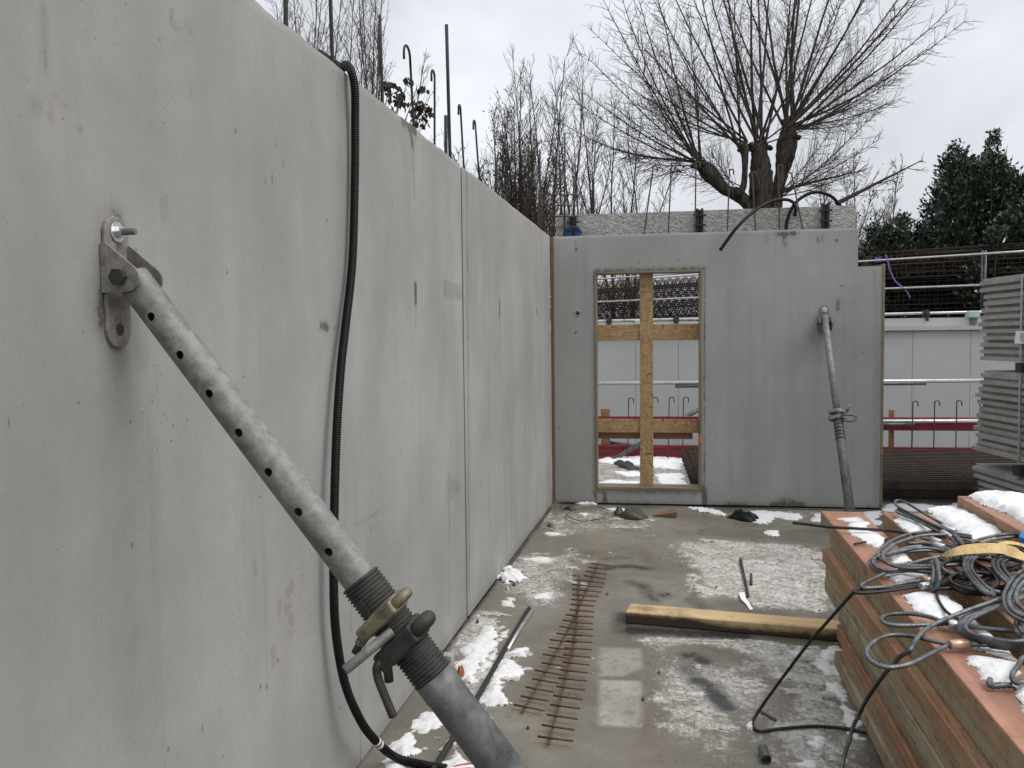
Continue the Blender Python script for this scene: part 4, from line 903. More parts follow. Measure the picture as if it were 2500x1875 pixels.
ends = [(2003.5, 1247, .68), (2019, 1301, .605), (2009, 1336, .53), (2011, 1373, .455), (2012, 1408, .38), (2024, 1480, .305), (2031, 1522, .23), (2032, 1567, .155), (2021, 1586, .08)]
names_ = ['red-brown top plank of the near row, snow patches and cable loops on it', 'second plank down on the open left side of the stack', 'third plank down on the left side of the stack', 'fourth plank down on the left side of the stack', 'fifth plank down, its far end above the grey block end', 'sixth plank down, grey square end by the charred beam', 'seventh plank down on the left side of the stack', 'second plank from the slab on the left side of the stack', 'lowest plank of the left side, lying on the snowy slab']
for i, (x, y, z) in enumerate(ends):
    P = PZ(x, y, z); X = float(P[0]) if i < 5 else max(2.03, float(P[0]))
    plank(min(max(X + (0, .014, -.012, .008, -.010, .014, -.006, .010, -.004)[i], 2.02), 2.09), float(P[1]), z, i == 0, names_[i], 'planks of the near row of the timber stack')
for i in range(9):
    for k in range(2):
        z = .68 - .075 * i; plank(2.371 + k * .226 + rg.uniform(-.006, .006), 5.06 + (rg.uniform(-.15, .02) if i else 0) - (.02 * k), z, i == 0,
              ('snowy top plank of the middle row, left one beside the gap' if k == 0 else 'snowy top plank of the middle row, beside the taller row') if i == 0 else 'plank inside the middle row of the timber stack', 'planks of the middle row')
for i in range(10):
    for k in range(2):
        z = .755 - .075 * i; plank(2.828 + k * .226 + rg.uniform(-.004, .004), 5.22 + (rg.uniform(-.15, .02) if i else 0) - .03 * k, z, i == 0,
              ('snow-covered top plank one layer higher, rising over the middle row' if k == 0 else 'snow-covered top plank at the outer right of the timber stack') if i == 0 else 'plank inside the tall right row of the timber stack', 'planks of the right row')
# snow on the timber
def k1(*pts): return [(2000 + x / 4.424, 1200 + y / 4.424) for x, y in pts]
def k2(*pts): return [(2000 + x / 4.424, 1500 + y / 4.424) for x, y in pts]
def zz(pts, z): return np.array([PZ(x, y, z)[:2] for x, y in pts])
ZT, ZT3 = .6805, .7555
tp = [(k1((300, 340), (520, 335), (560, 420), (680, 470), (740, 560), (640, 605), (430, 500), (310, 420)), 1.), (k1((150, 285), (430, 265), (500, 330), (300, 340)), .25),
      (k1((740, 710), (900, 665), (1000, 720), (1010, 760), (800, 775)), 1.1), (k1((720, 900), (900, 865), (1150, 885), (1200, 930), (1000, 945), (850, 985), (780, 950)), 1.),
      (k1((900, 1110), (1100, 1075), (1250, 1105), (1400, 1130), (1470, 1190), (1570, 1230), (1510, 1320), (1380, 1400), (1200, 1380), (1050, 1290), (950, 1190)), 1.2),
      (k1((1590, 1380), (1690, 1360), (1710, 1420), (1630, 1450)), .7), (k2((1680, 180), (1800, 165), (1970, 260), (1900, 305), (1760, 270)), .8), (k2((1530, 430), (1700, 425), (1900, 485), (2130, 530), (2120, 640), (2060, 745), (1900, 745), (1800, 690), (1700, 620), (1600, 520)), 1.1),
      (k2((2030, 765), (2150, 735), (2350, 745), (2400, 1200), (2230, 1070), (2130, 960), (2060, 860)), 1.6), (k2((1680, 340), (2110, 395), (2110, 490), (1950, 460), (1750, 390)), .8), (k1((1880, 1310), (1960, 1280), (2010, 1330), (1930, 1360)), .5)]
tp2 = [(k1((820, 315), (900, 255), (1050, 330), (1320, 405), (1210, 440), (1000, 445), (880, 380)), 1.), (k1((1190, 185), (1450, 165), (1700, 255), (1950, 390), (2080, 470), (1900, 520), (1600, 500), (1400, 385), (1250, 265)), 1.5),
       (k1((700, 470), (830, 505), (960, 620), (1010, 730), (960, 700), (820, 560)), .5)]
tp3 = [(k1((1610, 45), (1800, 30), (2000, 40), (2212, 55), (2320, 60), (2340, 420), (2212, 360), (2080, 260), (1900, 205), (1740, 140)), 1.5)]
def clip_snow(pl, z, x0, x1, h, seed):
    VV, FF, n = [], [], 0
    v, f = snow_sheet([(zz(p, z), k) for p, k in pl], z, h, .009, .022, seed, .03)
    keep = ((v[f][:, :, 0] > x0) & (v[f][:, :, 0] < x1)).all(1); f = f[keep]; used, inv = np.unique(f, return_inverse=True); v = v[used]; f = inv.reshape(-1, 4)
    return v, f
for pl, z, x0, x1, h, sd_ in ((tp, ZT, 2.052, 2.262, .016, 5), (tp2 + [tp[8], tp[7], tp[4]], ZT, 2.375, 2.822, .020, 9), (tp3, ZT3, 2.84, 3.28, .026, 13)):
    v, f = clip_snow(pl, z, x0, x1, h, sd_); o = fast_mesh('snow', v, f, M_SNOW, True); tag(o, kind='stuff'); thick_attr(o, np.clip((v[:, 2] - z + .0015) / .007, 0, 1))

# ================================================================== WIRE ROPE SLINGS
LOBE = [1.0, .66] * 6
def rope_pts(pts, step=.0065):
    return spline([PZ(p[0], p[1], p[2]) for p in pts], step)
def h1(pts, h0=.69, h1_=None):
    q = k1(*[(p[0], p[1]) for p in pts]); n = len(q); hs = [p[2] if len(p) > 2 else (h0 if h1_ is None else h0 + (h1_ - h0) * i / (n - 1)) for i, p in enumerate(pts)]
    return [(a, b_, h) for (a, b_), h in zip(q, hs)]
def h2(pts, h0=.69, h1_=None):
    q = k2(*[(p[0], p[1]) for p in pts]); n = len(q); hs = [p[2] if len(p) > 2 else (h0 if h1_ is None else h0 + (h1_ - h0) * i / (n - 1)) for i, p in enumerate(pts)]
    return [(a, b_, h) for (a, b_), h in zip(q, hs)]
def sling(label, strands, ferr=(), r=.0078, mat=None, dark=False):
    s0 = rope_pts(strands[0]); t = thing('wire_rope_sling', (*s0[0][:2], .68), label, 'wire rope', 'steel rope slings on the timber stack')
    for st_ in strands:
        P = rope_pts(st_); B().tube(P, r, 12, lobes=LOBE, twist=62.).build('rope', mat or M_ROPE, t)
    for (a, b_, fm) in ferr:
        pa, pb = PZ(*a), PZ(*b_); d = pb - pa
        B().tube([pa, pa + d * .05, pa + d * .95, pb], [r * 1.55, r * 1.95, r * 1.95, r * 1.5], 16).build('ferrule', fm, t)
    return t
M_COPPER = galv('copper_ferrule', (.50, .32, .22), (.62, .45, .34), (.40, .22, .14), 40, .7, (.25, .45))
K = lambda x, y, z: (2000 + x / 4.424, 1200 + y / 4.424, z)
K2_ = lambda x, y, z: (2000 + x / 4.424, 1500 + y / 4.424, z)
sling('steel rope sling with its upper eye reaching farthest back over the middle row', [h1([(1560, 560), (1480, 470), (1420, 420), (1340, 355), (1130, 235), (950, 125), (860, 97), (820, 115), (850, 160), (1000, 240), (1200, 340), (1350, 405), (1440, 450), (1560, 580), (1650, 640)], .73)], [(K(1335, 365, .735), K(1455, 435, .725), M_ZINC)])
sling('steel rope sling whose narrow eye lies just below the farthest one', [h1([(1640, 680), (1500, 560), (1440, 500), (1330, 430), (1150, 345), (950, 245), (860, 198), (835, 208), (880, 240), (1100, 335), (1330, 455), (1440, 515), (1500, 600)], .715)], [(K(1330, 438, .72), K(1440, 505, .712), M_ZINC)])
sling('straight dark rope end pointing left past the timber over the slab', [[(1935, 1276, .715)] + h1([(-120, 355), (100, 382), (400, 400), (780, 425), (960, 455), (1050, 462), (1200, 470), (1400, 500), (1700, 560)], .71, .70)], mat=M_ROPED)
sling('triple strand coil curving out over the left edge of the near row', [
    h1([(1650, 480), (1300, 430), (1000, 455), (800, 525), (690, 605), (640, 675), (670, 735), (790, 790), (1000, 805), (1250, 800), (1500, 790)], .70, .73),
    h1([(1650, 500), (1350, 470), (1100, 480), (850, 555), (730, 640), (690, 700), (740, 775), (900, 825), (1100, 830), (1300, 830)], .72, .74),
    h1([(1500, 640), (1200, 590), (1000, 600), (820, 640), (700, 670), (600, 700), (552, 755), (580, 820), (680, 872), (850, 865), (1000, 858), (1300, 885), (1500, 900)], .695, .71),
    h1([(1450, 660), (1150, 610), (900, 640), (720, 680), (620, 710), (585, 760), (620, 815), (720, 850), (900, 840), (1100, 830), (1400, 860)], .71, .73),
    h1([(1500, 690), (1200, 640), (900, 660), (760, 690), (650, 720), (610, 770), (680, 840), (800, 850), (1000, 845), (1300, 850)], .70, .715)])
sling('long steel rope sweeping down left from the coil to an overhanging eye', [h1([(1900, 640), (1600, 665), (1400, 690), (1150, 735), (950, 795), (770, 855), (650, 915), (520, 975), (455, 1015), (480, 1040), (560, 1042), (750, 1025), (950, 985), (1130, 965), (1300, 955)], .72, .70)], [(K(1125, 960, .708), K(1215, 950, .708), M_COPPER)])
cab_floor = [(2000 + 1.0, 1535, .42)]
sling('rope with silver ferrule whose dark tail hangs down and curls on the slab', [
    h1([(1500, 1010), (1215, 1010), (1100, 1022), (800, 1066), (560, 1092), (420, 1096), (372, 1082), (400, 1058), (560, 1048), (800, 1040), (1100, 1000), (1210, 985)], .70),
    [(*k1((400, 1075))[0], .70), (*k1((330, 1130))[0], .66)] + [(1750 + x / 2.288, 1150 + y / 2.288, z) for x, y, z in ((610, 850, .50), (530, 940, .41), (400, 1110, .26), (290, 1260, .12), (222, 1360, .04), (200, 1415, .012), (240, 1452, .01), (350, 1440, .01), (550, 1425, .01), (740, 1440, .01), (835, 1462, .01))]],
    [(K(1095, 1022, .71), K(1215, 1005, .71), M_ZINC)], r=.0070, mat=M_ROPED)
sling('steel rope sling with a flat eye and short silver ferrule, mid left', [h1([(1500, 1450), (1400, 1430), (1210, 1358), (1000, 1322), (800, 1322), (700, 1350), (676, 1388), (740, 1432), (900, 1448), (1200, 1440), (1390, 1425), (1490, 1435), (1620, 1455), (1900, 1490), (2212, 1512), (2400, 1530)], .70)], [(K(1395, 1430, .705), K(1490, 1440, .705), M_ZINC)])
sling('steel rope sling with the largest eye overhanging the plank side, copper ferrule', [h2([(1610, 330), (1405, 322), (1200, 280), (1000, 235), (800, 222), (650, 262), (550, 335), (513, 410), (550, 492), (650, 552), (800, 572), (1000, 530), (1200, 430), (1400, 340), (1605, 322), (1800, 330), (2212, 300), (2400, 280)], .70)], [(K2_(1405, 328, .705), K2_(1605, 318, .705), M_COPPER)])
dg = h1([(2400, 1000, .76), (2212, 1055, .75), (1900, 1180, .74), (1600, 1285, .73), (1400, 1365, .72), (1200, 1462, .715), (1080, 1560, .71)]) + h2([(985, 380, .70), (900, 435, .66), (850, 475, .62), (790, 545, .55), (700, 645, .47), (600, 785, .38), (500, 935, .29), (440, 1060, .22), (370, 1200, .15), (320, 1380, .09), (280, 1500, .05), (235, 1700, .012), (225, 1800, .01)])
sling('steel rope crossing the pile diagonally and dropping to the slab at bottom', [dg], r=.0082)
tri = []
for k in range(4):
    o = k * 26
    tri.append(h1([(2400, 960 + o), (2212, 1060 + o), (1930, 1170 + o), (1680, 1290 + o * .9), (1540 + o * .8, 1385 + o * .5), (1505 + o * 1.0, 1450), (1535 + o * .9, 1530 - o * .3), (1640 + o * .6, 1595 - o * .6), (1850, 1665 - o), (2100, 1700 - o), (2400, 1700 - o * 1.5)], .70 + .014 * k))
sling('thick coil of parallel strands bending round at the right of the pile', tri)
sling('twisted upright loop standing at the middle of the rope pile', [h1([(1560, 900), (1400, 880), (1300, 800, .74), (1250, 735, .76), (1225, 765, .75), (1245, 860, .76), (1225, 960, .74), (1215, 1030, .715), (1250, 1050, .71), (1295, 960, .75), (1290, 850, .77), (1275, 760, .775), (1250, 730, .77)], .73)], r=.0095)
for lab, o in (('coil of several strands arching up right of the twisted loop', [[(1900, 1130), (1780, 1080), (1660, 970), (1585, 860), (1575, 760), (1640, 690), (1760, 650), (1950, 650)], [(1900, 1110), (1800, 1070), (1690, 960), (1620, 860), (1610, 770), (1670, 700), (1800, 665)], [(1950, 1090), (1850, 1060), (1740, 960), (1660, 860), (1650, 780), (1700, 710), (1830, 680)]]),
               ('second arching coil of strands at the right, below the cream strap', [[(2060, 1010), (1930, 880), (1880, 790), (1895, 735), (1990, 705), (2100, 730)], [(2080, 990), (1970, 880), (1930, 800), (1945, 750), (2030, 720), (2150, 745)], [(2120, 980), (2030, 880), (1985, 800), (2000, 760), (2080, 735), (2200, 760)]])):
    sling(lab, [h1(p, .75, .77) for p in o], r=.0085)
sling('pair of ropes running right from the pile at its far side', [h1([(1650, 560), (1760, 510), (2000, 465), (2212, 470), (2400, 480)], .73), h1([(1750, 570), (1900, 520), (2100, 490), (2300, 500), (2400, 520)], .72), h1([(1100, 500), (1250, 540), (1400, 580), (1600, 600)], .70), h1([(950, 560), (1150, 560), (1350, 610), (1500, 680)], .71)], [(K(1215, 515, .71), K(1305, 555, .71), M_ZINC), (K(1240, 570, .715), K(1345, 605, .715), M_ZINC)])
sling('heavy strands bunched at the right edge of the photo, bending downward', [h1([(2400, 760), (2212, 850), (2110, 920), (2050, 1010), (2000, 1130), (2030, 1270), (2110, 1350), (2260, 1420)], .76), h1([(2400, 800), (2240, 890), (2140, 970), (2090, 1060), (2050, 1160), (2080, 1260), (2150, 1320), (2300, 1380)], .77), h1([(2400, 850), (2270, 930), (2180, 1010), (2130, 1100), (2140, 1200), (2230, 1290)], .77), h1([(2170, 1330), (2130, 1430), (2160, 1540), (2240, 1600)], .73), h1([(2220, 1330), (2180, 1440), (2200, 1540)], .74)], r=.0085)
sling('short hooked rope end lying in snow at the lower right', [h2([(2400, 430), (2212, 470), (2150, 560), (2092, 640), (2100, 715), (2160, 738), (2300, 700)], .71), h2([(1850, 700), (1835, 745), (1880, 775), (2020, 765), (2080, 770)], .695)], r=.0085)
sling('thin dark rope loop dropping through the snow in mid pile', [h1([(1600, 1010), (1420, 985), (1310, 1000), (1270, 1070), (1290, 1170), (1370, 1290), (1500, 1380), (1560, 1400)], .70), h1([(1570, 1050), (1590, 1120), (1610, 1230)], .70)], r=.006, mat=M_ROPED)
rr_ = random.Random(3); fill = []
for k in range(13):
    cx_, cy_ = rr_.uniform(1600, 1950), rr_.uniform(640, 1010); ax_, ay_ = rr_.uniform(230, 520), rr_.uniform(60, 150); ph = rr_.uniform(-.25, .25); st_ = rr_.uniform(0, 6.28); hh = .69 + rr_.uniform(0, .05)
    fill.append(h1([(cx_ + ax_ * math.cos(a + st_) * math.cos(ph) - ay_ * math.sin(a + st_) * math.sin(ph), cy_ + ax_ * math.cos(a + st_) * math.sin(ph) + ay_ * math.sin(a + st_)) for a in np.linspace(0, 4.9, 10)], hh))
sling('dark tangled ropes underneath the cream strap in the middle of the pile', fill, mat=M_ROPED, r=.0082)
# cream webbing strap, blue sheet
def ribbon(name, pts, w, mat, label, cat, side=None, th=.0022):
    P = spline(pts, .01); T = np.gradient(P, axis=0); T /= np.linalg.norm(T, axis=1)[:, None]
    sd_ = np.asarray(side if side is not None else (0, 0, 1.), float); sd_ = sd_ - T * (T @ sd_)[:, None]; sd_ /= np.linalg.norm(sd_, axis=1)[:, None]; nn = np.cross(T, sd_)
    ww = w if np.isscalar(w) else np.interp(np.linspace(0, 1, len(P)), np.linspace(0, 1, len(w)), w)[:, None]
    V = np.stack([P + sd_ * ww / 2 + nn * th / 2, P - sd_ * ww / 2 + nn * th / 2, P - sd_ * ww / 2 - nn * th / 2, P + sd_ * ww / 2 - nn * th / 2], 1).reshape(-1, 3); n = len(P)
    f = [(i * 4 + j, i * 4 + (j + 1) % 4, i * 4 + 4 + (j + 1) % 4, i * 4 + 4 + j) for i in range(n - 1) for j in range(4)] + [(3, 2, 1, 0), tuple(4 * n - 4 + j for j in range(4))]
    o = B().add(V, f, True).build(name, mat); o.data.set_sharp_from_angle(angle=.7); return tag(o, label, cat)
ribbon('webbing_strap', [PZ(*K(1330, 690, .74)), PZ(*K(1420, 665, .77)), PZ(*K(1560, 630, .79)), PZ(*K(1720, 615, .80)), PZ(*K(1880, 612, .805)), PZ(*K(2020, 630, .80)), PZ(*K(2150, 680, .79)), PZ(*K(2260, 740, .76))], [.012, .03, .046, .05, .05, .048, .045], M_YELLOW, 'cream webbing strap lying twisted over the steel ropes', 'strap', side=(.1, .75, .65))
ribbon('webbing_strap', [PZ(*K(1900, 590, .80)), PZ(*K(2010, 555, .81)), PZ(*K(2120, 560, .80)), PZ(*K(2260, 600, .79))], .016, M_YELLOW, 'narrow far fold of cream strap arching behind the wider one', 'strap', side=(.1, .75, .65))
bq = [PZ(*K(x, y, .74)) for x, y in ((2160, 520), (2200, 490), (2300, 480), (2320, 560), (2220, 572), (2165, 560))]
tag(B().prism(bq, (0, 0, .03)).build('plastic_sheet', M_BLUE, bevel=.006), 'bright blue plastic piece on the ropes at the right edge', 'plastic piece')
for (x0, y0, x1, y1) in ((380, 568, 500, 545), (715, 520, 768, 497), (715, 545, 760, 525)):
    o = B().tube([PZ(*K(x0, y0, .692)), PZ(*K(x1, y1, .692))], .006, 8).build('steel_stub', M_RUSTD)
    tag(o, 'short dark steel stub lying on the near top plank' if x0 < 500 else 'tiny dark steel stub at the gap edge by the rope coil', 'steel stub', None if x0 < 500 else 'tiny stubs by the gap')

# ================================================================== THINGS ON THE SLAB
G = lambda x, y, z=0.: PZ(1150 + x / 2.2878, 1150 + y / 2.2878, z)
G2 = lambda x, y, z=0.: PZ(600 + x / 2.4575, 1200 + y / 2.4575, z)
# charred beam
pa, pb = G(862, 852), G(2045, 955); dx = pb - pa; ang = math.atan2(dx[1], dx[0]); Lb = np.linalg.norm(dx) + .55
me = box_mesh('timber_beam', Lb, .165, .068, [M_CHAR], .005)
o = bpy.data.objects.new('timber_beam', me); COL.objects.link(o); dn = dx / np.linalg.norm(dx); pn = np.array([-dn[1], dn[0], 0])
o.location = (pa + dn * Lb / 2 + pn * .0825 + np.array([0, 0, .003])).tolist(); o.rotation_euler = (0, 0, ang); tag(o, 'pale timber beam with a charred end lying across the slab', 'beam')
# rebar ladders
L1 = [((240, 1305), (410, 1338)), ((278, 1257), (430, 1283)), ((305, 1206), (462, 1234)), ((343, 1160), (487, 1185)), ((357, 1112), (510, 1138)), ((393, 1070), (533, 1090)), ((402, 1023), (555, 1046)), ((433, 985), (575, 1000)), ((440, 942), (590, 958)), ((478, 907), (615, 920)), ((493, 868), (630, 884)), ((513, 833), (645, 850)), ((530, 803), (650, 815)),
      ((563, 660), (727, 676)), ((590, 634), (737, 650)), ((600, 608), (743, 626)), ((630, 584), (752, 602)), ((640, 560), (757, 577)), ((655, 538), (768, 552)), ((670, 518), (775, 528))]
L2 = [((372, 1482), (570, 1508)), ((395, 1418), (577, 1445)), ((423, 1360), (595, 1385)), ((443, 1305), (610, 1326)), ((460, 1253), (622, 1275)), ((477, 1203), (635, 1222)), ((487, 1155), (648, 1172)), ((500, 1110), (655, 1126)), ((512, 1067), (660, 1082)), ((513, 1025), (668, 1040)), ((523, 988), (677, 997)), ((530, 948), (677, 958)), ((540, 913), (683, 921)), ((545, 880), (685, 885)), ((560, 845), (680, 852)), ((565, 810), (685, 815)), ((550, 775), (687, 787)), ((557, 745), (687, 755)), ((560, 718), (700, 726)), ((563, 690), (712, 702)), ((565, 633), (660, 642)), ((568, 608), (640, 617)), ((567, 583), (608, 585))]
for bars, main, lab, z in ((L1, [(285, 1348), (380, 1180), (480, 1000), (560, 850), (630, 700), (712, 512)], 'left one of two rusty bar ladders, its lower end farther left', .012), (L2, [(432, 1528), (500, 1270), (545, 1090), (575, 980), (598, 780), (605, 582)], 'right one of two rusty bar ladders, reaching nearer the camera', .018)):
    t = thing('rebar_ladder', G(*main[2]), lab, 'rebar', 'rusty bar ladders on the slab')
    B().tube(spline([G(x, y, z) for x, y in main], .1), .0048, 8).build('main_bar', M_RUST, t)
    for (a, c) in bars:
        B().tube([G(*a, z + .009), G(*c, z + .009)], .0048, 8).build('cross_bar', M_RUST, t)
# long tubes by the left wall
def rod(name, pts, r, mat, label, cat, group=None, n=10):
    o = B().tube(pts, r, n).build(name, mat); return tag(o, label, cat, group)
rod('steel_tube', [G2(1700, 700, .017), G2(1550, 955, .017), G2(1385, 1245, .017), G2(1240, 1485, .017), G2(1140, 1650, .017), G2(1050, 1800, .017)], .0125, M_DARKBAR, 'long dark steel tube lying in snow along the left wall', 'tube')
rod('steel_tube', [G2(1722, 705, .014), G2(1640, 830, .014), G2(1570, 950, .014)], .011, M_TUBE, 'shorter grey tube lying close beside the long dark tube', 'tube')
rod('steel_bar', [G(1505, 490, .012), G(1530, 610, .012), G(1547, 690, .012), G(1546, 698, .012), G(1532, 699, .012)], .0095, M_RUSTD, 'bent dark steel bar on the icy slab, right of centre', 'bar')
rod('steel_bar', [G(1565, 575, .01), G(1566, 635, .01)], .0085, M_RUSTD, 'short steel pin lying beside the bent dark bar', 'bar')
rod('steel_bolt', [G(1625, 1343, .008), G(1630, 1346, .008), G(1632, 1347, .008), G(1703, 1390, .008)], [.0095, .0095, .006, .006], M_GALV_D, 'small threaded bolt lying inside the rope curl', 'bolt', n=8)
pt, pb = G(1628, 1548, .02), G(1650, 1612, .02); V, f = hollow_tube(pt, pb, .0195, .0165, n=24); o = B().add(V, f, True).build('pipe_stub', M_TUBED); o.data.set_sharp_from_angle(angle=.7); tag(o, 'short open grey pipe stub near the bottom of the photo', 'pipe')
ribbon('paper_tag', [G(1512, 678, .02), G(1518, 700, .02), G(1524, 716, .02), G(1545, 740, .012), G(1566, 774, .006)], [.035, .035, .03, .022, .02], M_WHITEP, 'white paper tag on the ice at the foot of the bent bar', 'paper', side=(1., 0, .1), th=.0015)
def lump(name, pts, h, mat, label, cat, seed, z=0.):
    rng = np.random.RandomState(seed); p = np.array([G(x, y)[:2] for x, y in pts]); c = p.mean(0); rings = []; n = 18; k = np.linspace(0, 1, n, endpoint=False) * len(p)
    per = np.array([p[int(a)] + (p[(int(a) + 1) % len(p)] - p[int(a)]) * (a % 1) for a in k])
    for s_, hh in ((1., 0.), (.97, .35), (.8, .75), (.5, .95)):
        rings.append(np.column_stack([c + (per - c) * s_ * (1 + rng.uniform(-.22, .22, (n, 1))), np.full(n, z + h * hh) * (1 + (rng.uniform(-.55, .45, n) if hh else 0))]))
    rings.append(np.array([[*c, z + h]])); V = np.vstack(rings); f = [(i * n + j, i * n + (j + 1) % n, (i + 1) * n + (j + 1) % n, (i + 1) * n + j) for i in range(3) for j in range(n)] + [(3 * n + j, 3 * n + (j + 1) % n, 4 * n) for j in range(n)]
    return tag(B().add(V, f, True).build(name, mat), label, cat)
lump('mud_lump', [(820, 262), (850, 245), (900, 250), (940, 235), (985, 262), (975, 275), (880, 274)], .07, M_MUD, 'big dark muddy lump on the slab below the door', 'lump', 1)
lump('mud_lump', [(800, 240), (820, 228), (850, 236), (840, 252), (808, 252)], .06, M_MUD, 'small dark lump left of the big muddy one', 'lump', 2)
lump('mud_lump', [(425, 312), (445, 306), (458, 314), (440, 320)], .03, M_MUD, 'little dark clod near the left wall on wet slab', 'lump', 3)
lump('mud_lump', [(515, 215), (545, 204), (590, 216), (560, 224)], .03, M_MUD, 'flat dark debris strip close to the corner', 'lump', 4)
lump('plastic_sheet', [(1430, 262), (1490, 243), (1530, 248), (1560, 268), (1600, 275), (1590, 287), (1500, 280)], .055, M_RUBBER, 'crumpled black plastic sheet on the slab before the end wall', 'plastic sheet', 5)
lump('paper_scrap', [(590, 186), (620, 172), (660, 176), (710, 182), (700, 190), (640, 186)], .03, M_WHITEP, 'crumpled white paper in front of the door sill', 'paper', 6)
lump('paper_scrap', [(1535, 1432), (1555, 1412), (1580, 1425), (1572, 1448), (1545, 1452)], .02, M_WHITEP, 'white paper scrap under the rope curl', 'paper', 7)
lump('brick_chip', [((1265 / 2.4575 + 600 - 1150) * 2.2878, (1110 / 2.4575 + 50) * 2.2878), ((1300 / 2.4575 - 550) * 2.2878, (1085 / 2.4575 + 50) * 2.2878), ((1310 / 2.4575 - 550) * 2.2878, (1120 / 2.4575 + 50) * 2.2878), ((1285 / 2.4575 - 550) * 2.2878, (1132 / 2.4575 + 50) * 2.2878)], .035, plain('orange_brick', (.33, .11, .045), .8, 0, .3), 'orange brick chip in the snow beside the big prop', 'brick chip', 8, .012)
for i, (x, y, h) in enumerate(((1050, 1130, .004), (760, 690, .004), (1370, 655, .006), (1100, 690, .005), (960, 1280, .007), (318, 1440, .006), (240, 640, .012), (35, 855, .02))):
    lump('grit_lump', [(x - 8, y), (x, y - 5), (x + 9, y - 1), (x + 3, y + 5)], h + .006, M_MUD, 'tiny dark grit lump scattered on the slab', 'lump', 20 + i)['group'] = 'tiny grit lumps on the slab'
w = [G(1010, 252, .004), G(1148, 262, .004), G(1150, 232, .004), G(1130, 226, .004)]
o = B().hexa([*w, w[0] + (0, 0, .006), w[1] + (0, 0, .055), w[2] + (0, 0, .055), w[3] + (0, 0, .04)]).build('timber_wedge', M_PLY, bevel=.003); tag(o, 'brown timber wedge right of the muddy lump', 'wedge')
c = G2(1212, 1055); bb = B(); bb.box((c[0] - .028, c[1] - .03, .002), (c[0] + .028, c[1] + .03, .07)); tag(bb.build('concrete_block', M_ROUGH, bevel=.004), 'small grey block with snow on top, against the wall foot', 'block')
rod('white_stick', [G2(1568, 572, .006), G2(1577, 597, .006)], .004, M_WHITEP, 'tiny white stick on the slab by the wall foot', 'stick')
wp = [G(500, 190, .01), G(540, 250, .03), G(620, 280, .02), (G(740, 262, .04)), G(752, 215, .03), G(690, 200, .02), G(560, 225, .05), G(530, 265, .02), G(600, 290, .015), G(700, 270, .03), G(730, 290, .01)]
rod('tie_wire', spline(wp, .02), .0028, M_RUSTD, 'loose loops of thin tie wire on the slab near the corner', 'wire', n=5)

# ================================================================== BEYOND THE END WALL
def PD(x, y, d): return CO + ray(x, y) * d
# reinforcement mesh sheets stacked behind the wall
mesh_t = 14
u_l, u_r = 1.45, 5.6; v0m, v1m = .36, 2.75
for k in range(mesh_t):
    z = .02 + k * .016; sg = []; rg2 = np.random.RandomState(k); ju, jv = rg2.uniform(-.05, .05), rg2.uniform(-.006, .006)
    for v in np.arange(v0m, v1m + .01, .125): sg.append([*Ew(u_l + ju, v + jv, z), *Ew(u_r + ju, v + jv, z), .006, .006])
    for u in np.arange(u_l + .12, u_r, .62): sg.append([*Ew(u + ju * .3, v0m - .03 + jv, z + .008), *Ew(u + ju * .3, v1m + .03 + jv, z + .008), .004, .004])
    o = segs_mesh('mesh_sheet', sg, M_RUST_SHADED if k < mesh_t - 6 else M_RUSTD, 5, loc=Ew((u_l + u_r) / 2, (v0m + v1m) / 2, z)); tag(o, 'topmost mesh sheet of the flat rusty pile behind the end wall' if k == mesh_t - 1 else 'mesh sheet right under the topmost one of the flat pile' if k == mesh_t - 2 else 'rusty steel mesh sheet toned dark for shade in the lower flat pile behind the end wall', 'mesh sheet', 'flat pile of mesh sheets')
# guard rail, red waler beams, timber posts, hooks along the slab edge
VR = 3.2
def rail(xa, ya, xb, yb, v, r, mat, label, group=None):
    o = B().tube([PV(xa, ya, v), PV(xb, yb, v)], r, 10).build('guard_rail', mat); return tag(o, label, 'tube', group)
rail(1380, 936.5, 2560, 928, VR, .026, M_TUBE, 'long bright scaffold tube, upper guard rail at the slab edge'); rail(2050, 938, 2261, 936, VR - .02, .023, M_TUBED, 'short dark tube under the upper guard rail, right of the end wall')
rail(1648, 943, 1760, 942, VR - .02, .023, M_TUBED, 'short dark tube under the upper guard rail, seen through the door'); rail(1800, 1030, 2560, 1027, VR, .026, M_TUBE, 'bright scaffold tube in front of the red beam'); rail(2100, 1037, 2232, 1035.5, VR - .02, .023, M_TUBED, 'short dark tube just under the tube before the red beam')
def ibeam(xa, xb, yt, yb, v, label):
    u0, u1 = UZ(xa, (yt + yb) / 2, v)[0], UZ(xb, (yt + yb) / 2, v)[0]; xm = (xa + xb) / 2; zt, zb = UZ(xm, yt, v)[1], UZ(xm, yb, v)[1]; b = B()
    b.box((u0, v - .0, zt - .03), (u1, v + .09, zt), TE); b.box((u0, v, zb), (u1, v + .09, zb + .03), TE); b.box((u0, v + .025, zb + .0305), (u1, v + .06, zt - .0305), TE)
    return tag(b.build('red_beam', M_RED), label, 'beam')
ibeam(1400, 2600, 1019, 1050, VR + .08, 'upper wine-red steel beam along the slab edge, behind the tubes'); ibeam(1400, 2600, 1091, 1121, VR + .10, 'lower wine-red steel beam resting on the slab edge')
for (x, w_, yt, yb, lab) in ((1478, 22, 998, 1120, 'timber post with sawn top behind the door bracing'), (2177, 12, 1001, 1118, 'slim timber post holding the red beam right of the end wall')):
    u0, u1 = UZ(x - w_ / 2, 1050, VR + .2)[0], UZ(x + w_ / 2, 1050, VR + .2)[0]; zt = UZ(x, yt, VR + .2)[1]; b = B(); b.box((u0, VR + .2, .0), (u1, VR + .2 + (u1 - u0) * .6, zt), TE); tag(b.build('timber_post', M_PINE), lab, 'post')
